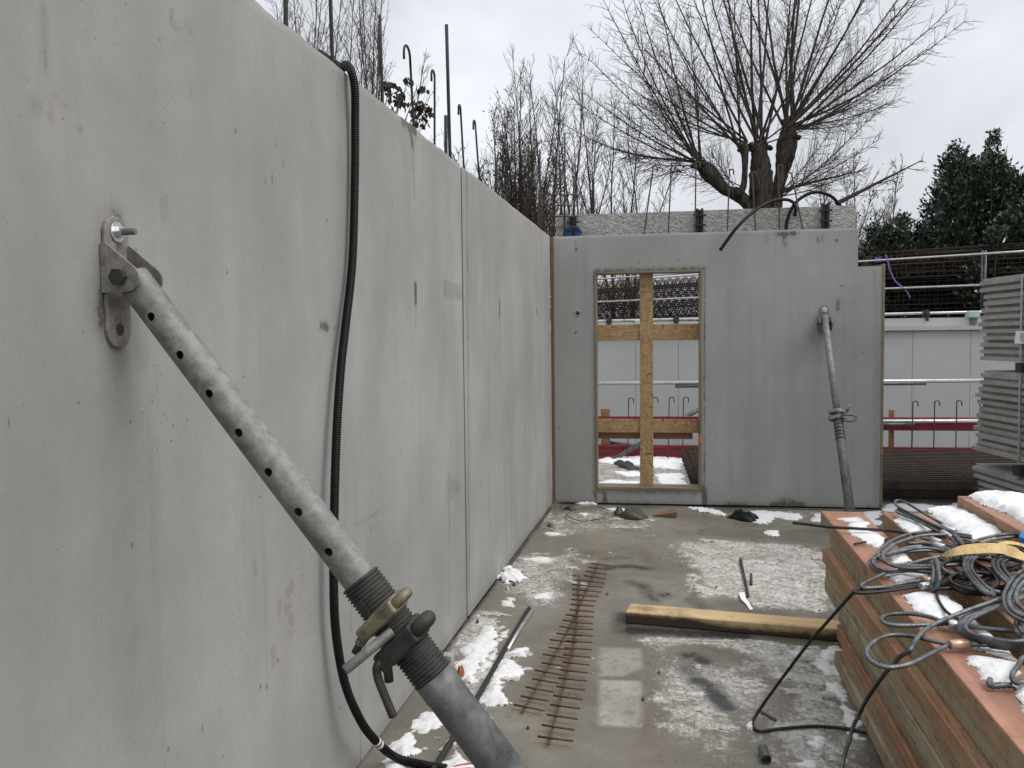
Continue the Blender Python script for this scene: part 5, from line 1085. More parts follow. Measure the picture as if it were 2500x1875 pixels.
hk = [(1535, 972, 'through the door, left of the upright board'), (1594, 970, 'half behind the upright board of the door'), (1634, 970, 'through the door, second from the right jamb'), (1669, 970, 'through the door, nearest the right jamb'), (2229, 980, 'beside the wall joint, nearest the end wall'), (2282, 979, 'second from the end wall'), (2336, 978.5, 'third from the end wall'), (2393, 977, 'nearest the stacked grey panels')]
for (x, yt, lab) in hk:
    v = VR - .12; pb = PV(x - 3, 1125, v); pb[2] = -.05; ptp = PV(x, yt, v); pb[:2] = PV(x - 3, 1100, v)[:2]
    o = B().tube(spline(hook_path(pb, ptp, PV(x + 10, yt + 13, v)), .03), .0075, 6).build('hooked_bar', M_RUSTD); tag(o, 'hooked bar at the slab edge, ' + lab, 'rebar', 'hooked bars at the slab edge')
o = B().tube([PV(1705, 1000, 3.6), PV(1490, 1126, 3.05)], .032, 10).build('diagonal_brace', M_TUBED); tag(o, 'grey diagonal brace seen through the door', 'brace')
o = B().tube([PV(1487, 1081, 3.5), PV(1562, 1091, 3.4)], .03, 8).build('steel_pipe', M_TUBED); tag(o, 'grey pipe behind the lower red beam, seen through the door', 'pipe')
lump('plank_debris', [((1492 - 1150) * 2.2878, (1130 - 1150) * 2.2878), ((1535 - 1150) * 2.2878, (1131 - 1150) * 2.2878), ((1562 - 1150) * 2.2878, (1146 - 1150) * 2.2878), ((1530 - 1150) * 2.2878, (1148 - 1150) * 2.2878)], .05, M_CAST, 'dark object lying in the snow beyond the door', 'debris', 40)
# retaining wall across the pit
VW = 5.9; zt1 = UZ(2280, 776, VW)[1]; zl1, zl0 = UZ(2280, 796, VW - .06)[1], UZ(2280, 806, VW - .06)[1]
rw = thing('retaining_wall', Ew(2, VW + .1, -3.0), 'pale grey panelled retaining wall across the pit', 'wall')
joints = [-9, -7.8, -6.6, -5.4, -4.2, -3.0, -1.8, -.6, UZ(1552, 850, VW)[0], UZ(1656, 850, VW)[0], UZ(1900, 850, VW)[0], UZ(2060, 850, VW)[0], UZ(2228, 850, VW)[0], UZ(2370, 850, VW)[0], UZ(2520, 850, VW)[0]]
joints += [joints[-1] + 1.2 * k for k in range(1, 9)]
for a, c in zip(joints[:-1], joints[1:]):
    b = B(); b.box((a + .003, VW, -3.0), (c - .003, VW + .2, zl0 - .006), TE); b.build('wall_panel', M_WALLFAR, rw)
b = B(); b.box((joints[0], VW + .02, -3.0), (joints[-1], VW + .195, zl0 - .01), TE); b.build('wall_core', M_GALV_D, rw)
b = B(); b.box((joints[0], VW - .06, zl0), (joints[-1], VW + .2, zl1), TE); b.build('ledge', M_WALLFAR, rw)
b = B(); b.box((joints[0], VW + .03, zl1 + .002), (joints[-1], VW + .2, zt1), TE); b.build('upstand', M_WALLFAR, rw)
tt = thing('guard_rail', PV(2260, 765, VW), 'bright tube clamped along the top of the retaining wall', 'tube')
B().tube([PV(1300, 786, VW + .1), PV(1455, 784, VW + .1), PV(2260, 764.5, VW + .1), PV(2600, 757, VW + .1)], .022, 8).build('tube', M_TUBE, tt)
for x in (1484, 1524, 1580, 1625, 1658, 1690, 2209, 2315): 
    yy = 784 - (x - 1455) * .0243; B().tube([PV(x, yy + 9, VW + .1), PV(x, yy - 3, VW + .1)], .014, 6).build('clip', M_TUBED, tt)
for x in (1487, 1651, 2262):
    yy = 784 - (x - 1455) * .0243; u0, z0_ = UZ(x, yy, VW + .05); b = B(); b.box((u0 - .045, VW + .02, z0_ - .06), (u0 + .045, VW + .14, z0_ + .045), TE); b.box((u0 - .02, VW - .01, z0_ - .13), (u0 + .02, VW + .019, z0_ + .01), TE); b.build('coupler', M_CAST, tt, bevel=.01)
for (x0, x1, y0, y1, lab) in ((2365, 2393, 759, 776, 'pale green plastic cap on the wall rail near the stacked panels'), (1549, 1563, 781, 793, 'pale green plastic cap on the wall rail, seen through the door')):
    ua, ub = UZ(x0, y0, VW - .02)[0], UZ(x1, y0, VW - .02)[0]; za, zb = UZ(x0, y1, VW - .02)[1], UZ(x0, y0, VW - .02)[1]; b = B(); b.box((ua, VW - .03, za), (ub, VW + .15, zb), TE); tag(b.build('rail_cap', M_GREENP, bevel=.015), lab, 'cap')
ua, ub = UZ(2369, 785, VW)[0], UZ(2386, 785, VW)[0]; za, zb = UZ(2370, 792, VW)[1], UZ(2370, 778, VW)[1]; b = B(); b.box((ua, VW - .0, za), (ub, VW + .028, zb), TE); b.build('fixing_plate', M_GALV_D, rw)
# bank railing on the raised land
def dep(x): return 1 / np.interp(x, [1300, 1457, 2450, 2700], [1 / 21.2, 1 / 20., 1 / 14.8, 1 / 14.0])
br = thing('guard_rail', PD(2400, 757, dep(2400)), 'two tube railing on the bank, before the rusty rebar piles', 'railing')
for pts in (((1300, 692), (1457, 681.6), (2100, 638.5), (2398, 620), (2600, 607)), ((1300, 745), (1457, 737.5), (1705, 726.6), (2160, 705), (2398, 696), (2600, 689))):
    B().tube([PD(x, y, dep(x)) for x, y in pts], .021, 8).build('rail', M_TUBE, br)
for x in (1380, 1900, 2399, 2406):
    B().tube([PD(x, 612 + (2403 - x) * .062, dep(x) + .06), PD(x - 3, 770, dep(x) + .06)], .024, 8).build('post', M_TUBED, br)
# rusty cages piled on the bank (right) and lattice girders (through the door)
ra, rb = PD(1960, 760, dep(1960) + .55), PD(2640, 760, dep(2640) + .55); rdir = rb - ra; rdir[2] = 0; rl = np.linalg.norm(rdir); rdir /= rl; rn = np.array([-rdir[1], rdir[0], 0])
def cage(L, Wd, H, nb, step, seed):
    rng = np.random.RandomState(seed); sg = []
    for v in np.linspace(0, Wd, nb):
        for z in (0, H): sg.append([0, v, z, L, v, z, .007, .007])
    for z in np.linspace(0, H, 4)[1:-1]:
        for v in (0, Wd * .5, Wd): sg.append([0, v, z, L, v, z, .007, .007])
    for x in np.arange(.05, L, step):
        x += rng.uniform(-.03, .03); lean = rng.uniform(-.03, .03)
        P = [(x, 0, 0), (x + lean, 0, H), (x + lean, Wd, H), (x, Wd, 0)]
        for i in range(4): sg.append([*P[i], *P[(i + 1) % 4], .005, .005])
    for k in range(40):
        x = rng.uniform(0, L - 1.2); v = rng.uniform(0, Wd); z = rng.uniform(0, H); sg.append([x, v, z, x + rng.uniform(.6, 1.6), v + rng.uniform(-.05, .05), z + rng.uniform(-.05, .05), .007, .007])
    return sg
zg = 1.74
def put_segs(name, sg, org, mat, label, cat, group):
    R = np.column_stack([rdir, rn, [0, 0, 1.]]); a = np.asarray(sg, float); a = a.copy(); a[:, :3] = a[:, :3] @ R.T + org; a[:, 3:6] = a[:, 3:6] @ R.T + org
    return tag(segs_mesh(name, a, mat, 4, loc=org), label, cat, group)
for i in range(6):
    for j in range(2):
        rng = np.random.RandomState(i * 7 + j); L = 6.6 + rng.uniform(-.3, .5); o_ = ra + rdir * (rng.uniform(-.9, -.3) + .22 * i + (.9 if i == 5 else 0)) + rn * (j * 1.25 + rng.uniform(0, .1)); o_[2] = zg + .262 * i
        put_segs('rebar_cage', cage(L, 1.1, .25, 11, .085 + .03 * (i % 2), i * 10 + j), o_, M_RUST_SHADED if i < 4 else M_RUSTD, (['lowest', 'second', 'third', 'fourth', 'fifth', 'topmost light brown'][i] + (' front cage of the rusty pile behind the bank railing' if j == 0 else ' rear cage of the rusty pile, on the hedge side')), 'rebar cage', 'cages piled on the bank' if i < 5 else 'top cages of the bank pile')
def girder(L, H, Wd, seed):
    rng = np.random.RandomState(seed); sg = [[0, 0, 0, L, 0, 0, .006, .006], [0, Wd, 0, L, Wd, 0, .006, .006], [0, Wd / 2, H, L, Wd / 2, H, .007, .007]]; x = 0
    while x < L - .2:
        for v in (0, Wd): sg += [[x, v, 0, x + .1, Wd / 2, H, .0055, .0055], [x + .1, Wd / 2, H, x + .2, v, 0, .0055, .0055]]
        x += .2
    return sg
ga = PD(1335, 770, 21.8)
for i in range(6):
    for j in range(7):
        rng = np.random.RandomState(100 + i * 7 + j); o_ = ga + rdir * rng.uniform(-.5, .3) + rn * (j * .26 + rng.uniform(0, .06)); o_[2] = zg + .12 + .185 * i + (j % 3) * .055
        tilt = .018
        sg = np.asarray(girder(5.6 + rng.uniform(-.4, .4), .18, .10, i)); sg[:, 2] += sg[:, 0] * tilt; sg[:, 5] += sg[:, 3] * tilt
        put_segs('lattice_girder', sg, o_, M_RUSTD, (['lowest', 'second', 'third', 'fourth', 'fifth', 'topmost'][i] + ' lattice girder of the frontmost column seen through the door') if j == 0 else ['lowest', 'second lowest', 'third lowest', 'fourth lowest', 'fifth lowest', 'topmost'][i] + ' layer lattice girder standing behind the frontmost column, through the door', 'lattice girder', 'lattice girders stacked on the bank')
for j, x in enumerate((1555, 1690, 2190, 2420)):
    p = PD(x, 772, dep(x) + .5); R_ = np.column_stack([rdir, rn, [0, 0, 1.]]); b = B(); b.box((-.08, -.1, -.12), (.08, 2.2, .0), lambda a, b_, c_: R_ @ np.array([a, b_, c_]) + np.array([p[0], p[1], zg - .005 + .12 * (j < 2)]))
    tag(b.build('timber_bearer', M_PLY), ['brown timber bearer under the lattice girders, by the upright board', 'brown timber bearer under the lattice girders, by the right jamb', 'timber bearer under the cages near the purple strap', 'timber bearer under the cages near the railing post'][j], 'bearer')
ps = [(2160, 628), (2163, 622), (2168, 640), (2174, 662), (2186, 686), (2205, 702), (2216, 714), (2222, 727)]
ribbon('webbing_strap', [PD(x, y, 15.9 - .02 * i) for i, (x, y) in enumerate(ps)], .03, M_PURPLE, 'purple webbing strap hanging over the rusty cages', 'strap', side=(1, .3, 0))
ribbon('webbing_strap', [PD(x, y, 16.1) for x, y in ((2136, 629), (2142, 632), (2150, 630), (2146, 640))], .05, M_PURPLE, 'small purple strap knot at the left end of the cages', 'strap', side=(.3, .1, 1))
b = B(); p = [PD(x, y, dep(2450) + .2) for x, y in ((2447, 592), (2452, 591), (2455, 581), (2453, 580))]; tag(b.prism(p, rn * .02).build('white_rag', M_WHITEP), 'white rag caught on top of the rusty cages', 'rag')
b = B(); p = [PD(x, y, dep(2385) - .02) for x, y in ((2378, 711), (2384, 707), (2386, 713))]; b.prism(p, rn * .01); p = [PD(x, y, dep(2385) - .02) for x, y in ((2386, 714), (2392, 707), (2390, 709))]; tag(b.prism(p, rn * .01).build('white_rag', M_WHITEP), 'torn white scraps by the railing post', 'rag')

# ================================================================== STACKED FORM PANELS (right)
dv = ray(1305, 834); dv[2] = 0; dv /= np.linalg.norm(dv); dperp = np.array([dv[1], -dv[0], 0])     # right-hand side
PF = PD(2391, 1000, 8.3); PF[2] = 0
LPN, WPN, HPN, pit = 3.0, .85, .064, .066
prof = [(0, .0), (0, .036), (.034, .040), (.034, .0645), (WPN - .034, .0645), (WPN - .034, .040), (WPN, .036), (WPN, 0)]
bp = B(); bp.prism([(0, w, z) for w, z in prof], (LPN, 0, 0)); V = np.concatenate(bp.v)
mp_ = bpy.data.meshes.new('form_panel'); mp_.from_pydata(V.tolist(), [], bp.f); mp_.materials.append(M_PANEL)
angp = math.atan2(-dv[1], -dv[0])       # local +x runs towards the camera; local +y must run to the right
Rt = Matrix(((-dv[0], dperp[0], 0, 0), (-dv[1], dperp[1], 0, 0), (0, 0, 1, 0), (0, 0, 0, 1)))
rp = random.Random(5)
ORD = ['uppermost'] + [w + ' from the top,' for w in ('second', 'third', 'fourth', 'fifth', 'sixth', 'seventh', 'eighth', 'ninth', 'tenth', 'eleventh', 'twelfth')]
bund = [(1.425, 12, 'top'), (.535, 12, 'middle'), (.0, 6, 'lowest')]
for z0_, n, nm in bund:
    for k in range(n):
        o = bpy.data.objects.new('form_panel', mp_); COL.objects.link(o)
        sh = rp.uniform(-.05, .05) + (.10 * (1 - k / n) if nm == 'middle' else 0) + (.05 if nm == 'lowest' else 0); sw = rp.uniform(-.010, .010)
        p = PF + dv * sh + dperp * sw; M_ = Rt.copy(); M_.translation = (p[0], p[1], z0_ + k * pit); o.matrix_world = M_
        tag(o, f'{ORD[n - 1 - k]} grey grooved form panel in the {nm} bundle of the tall stack', 'form panel', f'panels of the {nm} bundle')
def pan(tn, w, z): return PF - dv * tn + dperp * w + np.array([0, 0, z])
def along_px(x):    # distance from the far end along the stack side at photo column x
    best = min(np.linspace(0, 2.5, 500), key=lambda t: abs(1250 + FPX * ((pan(t, 0, 1.) - CO) @ CR) / ((pan(t, 0, 1.) - CO) @ CW) - x)); return best
ts = along_px(2493)
for z0_, n, nm in bund[:2]:
    b = B(); b.hexa([pan(ts + .012, -.018, z0_ - .03), pan(ts - .012, -.018, z0_ - .03), pan(ts - .012, -.0155, z0_ - .03), pan(ts + .012, -.0155, z0_ - .03), pan(ts + .012, -.018, z0_ + n * pit - .02), pan(ts - .012, -.018, z0_ + n * pit - .02), pan(ts - .012, -.0155, z0_ + n * pit - .02), pan(ts + .012, -.0155, z0_ + n * pit - .02)])
    tag(b.build('steel_band', M_TUBE), f'pale steel band tied down the {nm} bundle of form panels', 'band')
for z0_, nm in ((1.33, 'top'), (.40, 'middle')):
    for tq, ex in ((along_px(2492), 'seen end'), (2.1, 'nearer')):
        b = B(); b.hexa([pan(tq + .05, -.03, z0_), pan(tq - .05, -.03, z0_), pan(tq - .05, WPN + .03, z0_), pan(tq + .05, WPN + .03, z0_), pan(tq + .05, -.03, z0_ + .09), pan(tq - .05, -.03, z0_ + .09), pan(tq - .05, WPN + .03, z0_ + .09), pan(tq + .05, WPN + .03, z0_ + .09)])
        tag(b.build('spacer_block', M_CAST), f'dark spacer beam under the {nm} bundle, {"its end showing" if ex == "seen end" else "the one nearer the camera"}', 'spacer')
tl = along_px(2482); zl = 1.6847 - (805 - 812) * (8.3 - tl) / FPX
lab = thing('paper_label', pan(tl, -.03, 1.55), 'white printed paper sheet hanging on the top panel bundle', 'paper')
zt = float((pan(tl, 0, 0) * 0 + 0)[2]); dq = float((pan(tl, -.03, 0) - CO) @ CW)
za, zb = 1.6847 - (806 - 811) * dq / FPX, 1.6847 - (836 - 811) * dq / FPX
b = B(); b.hexa([pan(tl, -.034, zb), pan(tl, -.031, zb), pan(tl + .3, -.031, zb), pan(tl + .3, -.034, zb), pan(tl + .02, -.034, za), pan(tl + .02, -.031, za), pan(tl + .3, -.031, za), pan(tl + .3, -.034, za)]); b.build('sheet', M_WHITEP, lab)
cc_ = pan(tl + .13, -.0345, (za + zb) / 2 + .0); B().tube([cc_, cc_ - dperp * .001], .045, 20).build('printed_disc', plain('grey_print', (.42, .40, .44), .7), lab)

# ================================================================== TREES
def unit(v): v = np.asarray(v, float); return v / (np.linalg.norm(v) + 1e-12)
def branch(segs, p, d, L, r0, r1, n, rng, up=.0, wig=.05, kids=None):
    """one shoot as a chain of prisms; kids(level point, dir, t) is called along it"""
    st_ = L / n; p = np.asarray(p, float); d = unit(d)
    for i in range(n):
        t = (i + 1) / n; d = unit(d + np.array([0, 0, up]) * st_ + rng.normal(0, wig, 3)); q = p + d * st_
        segs.append([*p, *q, r0 + (r1 - r0) * (i / n), r0 + (r1 - r0) * t]); 
        if kids: kids(q, d, t)
        p = q
    return p, d
def side_dir(d, ang, rng):
    a = unit(np.cross(d, rng.normal(0, 1, 3))); return unit(d * math.cos(ang) + a * math.sin(ang))
def twigs(segs, rng, dens, lmax, r, up=.25, sub=True, ang=.75, cup=0.):
    def f(q, d, t):
        if t < .15 or rng.rand() > .5 + t: return
        for _ in range(dens if isinstance(dens, int) else (1 if rng.rand() < dens else 0)):
            L = lmax * (1.05 - t * .75) * rng.uniform(.35, 1.); dd = side_dir(d, rng.uniform(.6, 1.15) * ang, rng); dd[2] += cup; 
            def g(q2, d2, t2):
                if sub and t2 > .25 and rng.rand() < .8: branch(segs, q2, side_dir(d2, rng.uniform(.5, .9), rng), L * rng.uniform(.2, .45) * (1.1 - t2 * .6), r * .62, r * .42, 2, rng, up * 2, .10)
            branch(segs, q, dd, L, r, r * .5, 4, rng, up * 2.2, .10, g)
    return f
VT = 17.5
def tk(x, y, dv_=0.): return PV(x, y, VT + dv_)
def pollard():
    rng = np.random.RandomState(12); t = thing('pollard_tree', (*tk(1862, 700)[:2], 1.72), 'big bare pollarded tree with thick knuckled limbs behind the end wall', 'tree')
    b = B()
    def limb(pts, r):
        P = spline(pts, .09); R_ = np.interp(np.linspace(0, 1, len(P)), np.linspace(0, 1, len(r)), r) * .88; R_ = R_ * (1 + rng.normal(0, .035, len(P)))
        b.tube(P, R_, 16, lobes=1 + rng.normal(0, .05, 16))
    limb([tk(1866, 790), tk(1866, 600), tk(1862, 520), tk(1858, 450), tk(1856, 400), tk(1853, 372), tk(1852, 352)], [.46, .42, .40, .36, .31, .33, .40, .36, .2])
    limb([tk(1850, 540, .1), tk(1828, 500), tk(1800, 475), tk(1770, 462), tk(1742, 432), tk(1718, 408), tk(1702, 395)], [.26, .24, .20, .22, .19, .19, .25, .28, .12])
    limb([tk(1885, 540, -.1), tk(1896, 480), tk(1906, 435), tk(1916, 390), tk(1922, 350), tk(1926, 318), tk(1930, 300)], [.30, .24, .21, .20, .21, .27, .33, .30, .15])
    limb([tk(1800, 478, -.2), tk(1815, 455, -.25), tk(1819, 410, -.3), tk(1818, 370, -.3), tk(1812, 352, -.3)], [.14, .11, .10, .12, .2])
    for (x, y, r) in ((1918, 340, .22), (1942, 338, .2), (1722, 398, .2), (1698, 405, .18), (1838, 362, .24), (1872, 358, .24), (1808, 358, .2), (1920, 305, .2), (1796, 468, .16), (1838, 470, .14)):
        
        for _ in range(4):
            c = tk(x + rng.uniform(-9, 9), y + rng.uniform(-9, 9), rng.uniform(-.25, .25)); q = r * rng.uniform(.22, .42); ax_ = rng.normal(0, 1, 3); ax_[2] = abs(ax_[2]) + .6; ax_ = unit(ax_)
            b.tube([c - ax_ * q, c - ax_ * q * .5, c, c + ax_ * q * .6, c + ax_ * q * 1.1], [q * .4, q * .9, q * 1.05, q * .8, q * .45], 9, lobes=1 + rng.normal(0, .1, 9))
    b.build('trunk', M_BARK, t)
    segs = []
    heads = [((1710, 396), [(178, 3.4), (170, 4.4), (163, 4.6), (152, 5.0), (143, 4.6), (133, 5.6), (124, 5.4), (114, 5.8), (105, 6.0), (96, 4.6), (88, 3.8), (186, 2.4), (195, 1.8), (158, 3.2), (128, 3.6)], .6),
             ((1815, 352), [(160, 4.8), (150, 5.4), (141, 5.8), (133, 6.2), (126, 6.2), (117, 6.4), (108, 6.6), (170, 3.4), (99, 5.0), (145, 3.2)], .8),
             ((1856, 350), [(128, 6.4), (118, 6.6), (110, 6.8), (102, 6.8), (95, 7.0), (90, 6.8), (84, 6.6), (76, 5.8), (68, 6.), (60, 4.4), (30, 2.6), (15, 2.)], 1.),
             ((1926, 318), [(104, 6.6), (97, 6.8), (90, 6.8), (83, 6.8), (76, 6.8), (69, 6.8), (62, 6.8), (55, 6.6), (48, 6.4), (41, 6.2), (34, 6.0), (27, 5.6), (20, 5.0), (13, 4.2), (6, 3.4), (0, 2.8), (-9, 2.2), (112, 5.6), (45, 4), (64, 4.4), (24, 3.2)], 1.),
             ((1896, 480), [(32, 3.4), (20, 3.2), (48, 2.4), (10, 2.6)], .5), ((1805, 465), [(150, 1.6), (120, 1.2), (165, 2.)], .4)]
    for (x, y), fan, rr in heads:
        for a, L in fan:
            for rep in range(2 if L > 3 and rng.rand() < .35 else 1):
                a2 = math.radians(a + rng.uniform(-4.5, 4.5)); L2 = L * 1.1 * rng.uniform(.82, 1.02) * (1 if rep == 0 else rng.uniform(.5, .85)); dy = rng.uniform(-.55, .55) if rep else rng.uniform(-.3, .3)
                d = np.array([math.cos(a2) * _cy, dy, math.sin(a2)]); p = tk(x + rng.uniform(-14, 14), y + rng.uniform(-10, 8), rng.uniform(-.2, .2))
                r0 = (.016 + .0058 * L2) * (rr if rr > .7 else .8)
                branch(segs, p, d, L2, r0 * .85, .006, 18, rng, .04 + .06 * max(0, math.cos(a2) ** 2), .020, twigs(segs, rng, 3, 1.7, .0068, .2, True, .9))
    segs_mesh('crown', segs, M_TWIG, 4, loc=parent_origin(t), parent=t)
    for c in t.children:
        if c.name.startswith('crown'): c.location = (0, 0, 0)
    # the long low bough reaching right behind the black cables
    s2 = []; rng = np.random.RandomState(3)
    p0, p1 = tk(2040, 498, .6), tk(2205, 415, .6); branch(s2, p0, p1 - p0, np.linalg.norm(p1 - p0) * 1.25, .07, .012, 12, rng, .02, .02, twigs(s2, rng, 2, 1.5, .011, .2))
    s3 = []; p0, p1 = tk(1900, 468, .3), tk(2060, 425, .3); branch(s3, p0, p1 - p0, np.linalg.norm(p1 - p0) * 1.3, .06, .01, 12, rng, .0, .03, twigs(s3, rng, 2, 1.2, .010, .2))
    segs_mesh('low_bough', s2, M_TWIG, 4, loc=parent_origin(t), parent=t); segs_mesh('low_bough', s3, M_TWIG, 4, loc=parent_origin(t), parent=t)
    for c in t.children:
        if c.name.startswith('low_bough'): c.location = (0, 0, 0)
pollard()
def slim_tree(x, ytop, v, seed, label, group, stems=1, spread=.05, r=.06, leaves=0, dens=2, tw=.9, base_y=None):
    rng = np.random.RandomState(seed); pt = PV(x, ytop, v); base = np.array([pt[0], pt[1], 1.72]); H = pt[2] - 1.72
    t = thing('bare_tree', base, label, 'tree', group); segs = []; trunk = []; LV = []
    for s_ in range(stems):
        h = H * (1 if s_ == 0 else rng.uniform(.68, .98)); d = np.array([rng.normal(0, spread), rng.normal(0, spread), 1.]) if s_ else np.array([rng.normal(0, spread * .3), 0, 1.])
        def kid(q, dd, tt, h=h):
            if tt < .12: return
            for _ in range(dens if rng.rand() < .8 else 1):
                L = h * rng.uniform(.12, .34) * (1.15 - tt * .85); d2 = side_dir(dd, rng.uniform(.4, .85), rng); d2[2] = abs(d2[2]) + .15
                branch(segs, q, d2, L, r * .22 * (1.2 - tt * .7), .005, 6, rng, .35, .05, twigs(segs, rng, 1, tw * .5, .0055, .5, True, .6))
                if leaves and rng.rand() < leaves:
                    for _k in range(rng.randint(3, 9)): LV.append(q + d2 * L * rng.uniform(.3, 1.) + rng.normal(0, .09, 3))
        branch(trunk, base + np.array([rng.normal(0, .12), rng.normal(0, .12), 0]) * (s_ > 0), d, h, r, .008, 22, rng, .05, .025, kid)
    o = parent_origin(t)
    segs_mesh('trunk', trunk, M_TWIG, 6, loc=o, parent=t).location = (0, 0, 0); segs_mesh('crown', segs, M_TWIG, 3, loc=o, parent=t).location = (0, 0, 0)
    if LV: leaf_mesh('dead_leaves', np.array(LV), .055, M_DEAD, rng, t, droop=True)
    return t
def leaf_mesh(name, P, size, mat, rng, parent, droop=False, dirs=None, aspect=.36):
    n = len(P); a = rng.normal(0, 1, (n, 3)) if dirs is None else dirs + rng.normal(0, .45, (n, 3))
    if droop: a[:, 2] = -np.abs(a[:, 2]) - .8
    a /= np.linalg.norm(a, axis=1)[:, None]; w = np.cross(a, rng.normal(0, 1, (n, 3))); w /= np.linalg.norm(w, axis=1)[:, None]; nn = np.cross(a, w)
    L = size * rng.uniform(.6, 1.25, (n, 1)); hw = L * aspect
    V = np.stack([P, P + a * L * .45 + w * hw + nn * L * .08, P + a * L, P + a * L * .45 - w * hw + nn * L * .08], 1).reshape(-1, 3); I = np.arange(n)[:, None] * 4
    F = np.concatenate([I + [[0, 1, 2]], I + [[0, 2, 3]]]); org = parent_origin(parent)
    o = fast_mesh(name, V - org, F, mat, False, parent=parent); o['kind'] = 'stuff'; return o
gl = 'slim bare trees beyond the left wall'; gm = 'slim bare trees beyond the corner'
for i, (x, yt, v, st_, lab, lv) in enumerate(((712, -120, 11, 4, 'bare tree beyond the left wall, leftmost and densest', .1), (760, -90, 11.5, 4, 'bare tree right of the densest one, behind the second straight bar', .05), (862, -60, 12.5, 3, 'pale slim bare tree behind the hose top', 0), (735, -60, 12.2, 4, 'bare tree between the two leftmost above the left wall', .05), (830, -20, 13.2, 3, 'faint slim bare tree just right of the hose top', 0), (890, -70, 13.6, 3, 'faint slim tree left of the third straight bar', 0), (915, -25, 13, 3, 'pale slim bare tree behind the third straight bar', 0), (948, 70, 13.5, 2, 'outermost pale slim tree right of the third straight bar', 0))):
    slim_tree(x, yt, v, 40 + i, lab, gl, st_, .06, .045, lv, 2, 1.)
for i, (x, yt, v, lab) in enumerate(((1114, 335, 30, 'tiny far bare tree behind the wall joint hook'), (1153, 380, 30, 'tiny far bare tree right of the wall joint'))):
    slim_tree(x, yt, v, 60 + i, lab, 'tiny far bare trees', 4, .12, .04, 0, 3, .8)
for i, (x, yt, v, st_, lab, lv) in enumerate(((1255, 225, 15, 3, 'bare tree at the left of the group beyond the corner', 0), (1302, 172, 15.5, 3, 'tall bare tree second from left beyond the corner', .1), (1342, 162, 16, 3, 'tallest bare tree of the group beyond the corner', 0), (1378, 150, 16.5, 2, 'tall bare tree right of the tallest one beyond the corner', 0), (1420, 195, 16, 3, 'bare tree before the left end of the rough wall top', .05), (1455, 210, 16.5, 3, 'bare tree with a forked trunk above the rough wall top', 0), (1500, 225, 17, 3, 'bare tree leaning toward the pollard', 0), (1545, 300, 17, 3, 'lowest bare tree beside the left limb of the pollard', 0))):
    slim_tree(x, yt, v, 80 + i, lab, gm, st_, .10, .05, lv, 2, 1.)
for i, (x, yt, v, lab, sp_) in enumerate(((1190, 290, 13.5, 'dark shrub with hanging dead leaves, leftmost beyond the corner', .2), (1228, 275, 13.8, 'dense dark shrub with dead leaves, second from left', .15), (1262, 268, 13.6, 'dense dark shrub with dead leaves, under the tall bare trees', .12), (1310, 330, 14, 'lower dark shrub with dead leaves behind the corner mesh', .14))):
    slim_tree(x, yt, v, 120 + i, lab, 'dark leafy shrubs beyond the corner', 7, sp_, .04, .85, 3, .6)['category'] = 'shrub'
for i, (x, yt, v, lab) in enumerate(((2105, 395, 15, 'thin bare bush with pods right of the pollard'), (2165, 420, 15.5, 'thin bare bush with pods close to the evergreens'), (2030, 440, 15, 'thin bare bush with pods below the pollard crown'))):
    slim_tree(x, yt, v, 140 + i, lab, 'thin bushes with pods', 5, .25, .03, .35, 2, .7)['category'] = 'bush'
# twiggy shrub just behind the left wall
rng = np.random.RandomState(77); ts_ = thing('leafy_shrub', (-.9, 4.6, 1.6), 'small twiggy shrub with clustered dark leaves peeping over the left wall', 'shrub'); sg = []; LV = []
for (x0, y0, x1, y1) in ((935, 300, 990, 205), (960, 310, 1025, 230), (985, 310, 1035, 265), (975, 310, 1040, 280), (925, 290, 945, 215), (940, 300, 968, 232), (990, 330, 1018, 268)):
    a, c = PX(x0, y0 + 60, -.9), PX(x1, y1, -.9); branch(sg, a, c - a, np.linalg.norm(c - a), .007, .003, 8, rng, 0, .04)
    for _ in range(2):
        q = c + rng.normal(0, .03, 3); LV += [q + rng.normal(0, .02, 3) for _k in range(9)]
    q = a + (c - a) * .75; LV += [q + rng.normal(0, .04, 3) for _k in range(7)]
o = segs_mesh('stems', sg, M_TWIG, 5, loc=parent_origin(ts_), parent=ts_); o.location = (0, 0, 0); o['kind'] = 'stuff'; leaf_mesh('leaves', np.array(LV), .06, M_DEAD, rng, ts_, True)
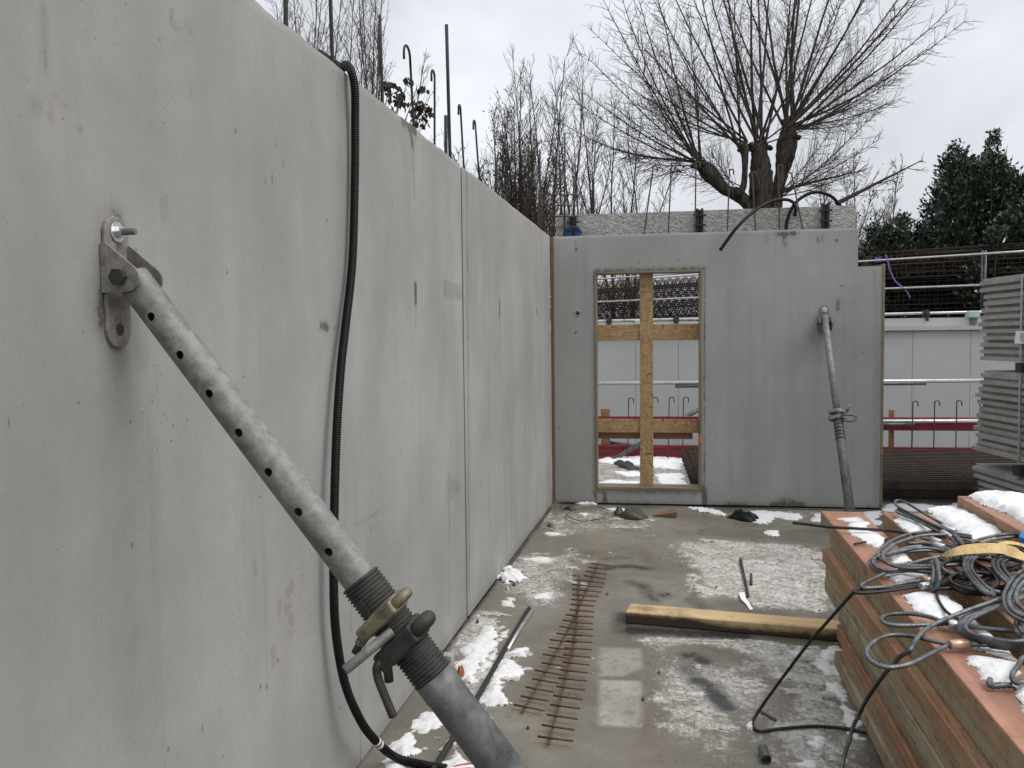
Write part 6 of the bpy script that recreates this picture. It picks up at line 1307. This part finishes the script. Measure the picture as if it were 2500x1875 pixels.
# evergreens at the right
def evergreen(prof, v0, v1, seed, label, nst, leaf, nleaf, group=None, spread=.35):
    """prof: list of (x px, y px of the crown top)"""
    rng = np.random.RandomState(seed); px = np.array([p[0] for p in prof]); py = np.array([p[1] for p in prof]); xm = (px[0] + px[-1]) / 2
    c = PV(xm, 700, (v0 + v1) / 2); t = thing('evergreen_shrub', (c[0], c[1], 1.72), label, 'shrub', group); sg = []; P = []; D = []
    for k in range(nst):
        x = rng.uniform(px[0], px[-1]); v = rng.uniform(v0, v1); y = np.interp(x, px, py) + abs(rng.normal(0, 1)) * 13 * (1 if k % 2 else 2.5); top = PV(x, y, v); base = np.array([top[0] + rng.normal(0, .15), top[1] + rng.normal(0, .15), 1.72])
        H = top[2] - 1.72
        if H < .3: continue
        branch(sg, base, top - base, H, .022, .005, 6, rng, 0, .02)
        nc = max(3, int(nleaf * H / 26)); m_ = nc * 30; tc_ = rng.uniform(0.02, 1, nc) ** .8; tt = np.repeat(tc_, 30); pos = base + (top - base) * tt[:, None]
        rad = spread * (1.06 - tt ** 3)[:, None]; ang_ = np.repeat(rng.uniform(0, 2 * math.pi, nc), 30); out_ = np.stack([np.cos(ang_), np.sin(ang_), np.repeat(rng.uniform(-.1, .8, nc), 30)], -1)
        ru = np.repeat(rng.uniform(.1, 1.25, nc), 30)[:, None]
        P.append(pos + out_ * rad * ru + rng.normal(0, 1, (m_, 3)) * np.array([.10, .10, .13]) * (1.15 - .6 * tt[:, None])); D.append(out_ + [0, 0, .6])
    o = segs_mesh('stems', sg, M_TWIG, 4, loc=parent_origin(t), parent=t); o.location = (0, 0, 0); o['kind'] = 'stuff'; leaf_mesh('leaves', np.concatenate(P), leaf, M_LEAF, rng, t, False, np.concatenate(D), .3)
    return t
evergreen([(2255, 640), (2266, 560), (2280, 480), (2296, 425), (2312, 398), (2324, 378), (2331, 352), (2335, 318), (2340, 360), (2350, 392), (2368, 392), (2390, 398), (2405, 388), (2415, 364), (2423, 326), (2431, 370), (2446, 398), (2470, 415), (2510, 425), (2600, 430), (2700, 440)], 9.5, 11.5, 5, 'tall dark green evergreen shrub with two spires at the right', 120, .095, 150, spread=.5)
evergreen([(2100, 640), (2110, 590), (2130, 560), (2150, 545), (2165, 560), (2180, 540), (2195, 520), (2208, 515), (2222, 540), (2240, 560), (2265, 545), (2285, 530)], 9.5, 11, 8, 'lower loose evergreen laurel left of the tall spired one', 60, .095, 85, spread=.42)
evergreen([(2420, 560), (2450, 530), (2480, 500), (2520, 480), (2640, 470), (2760, 500)], 8.2, 9.2, 9, 'dark evergreen bush in front at the right edge behind the cages', 60, .11, 150)
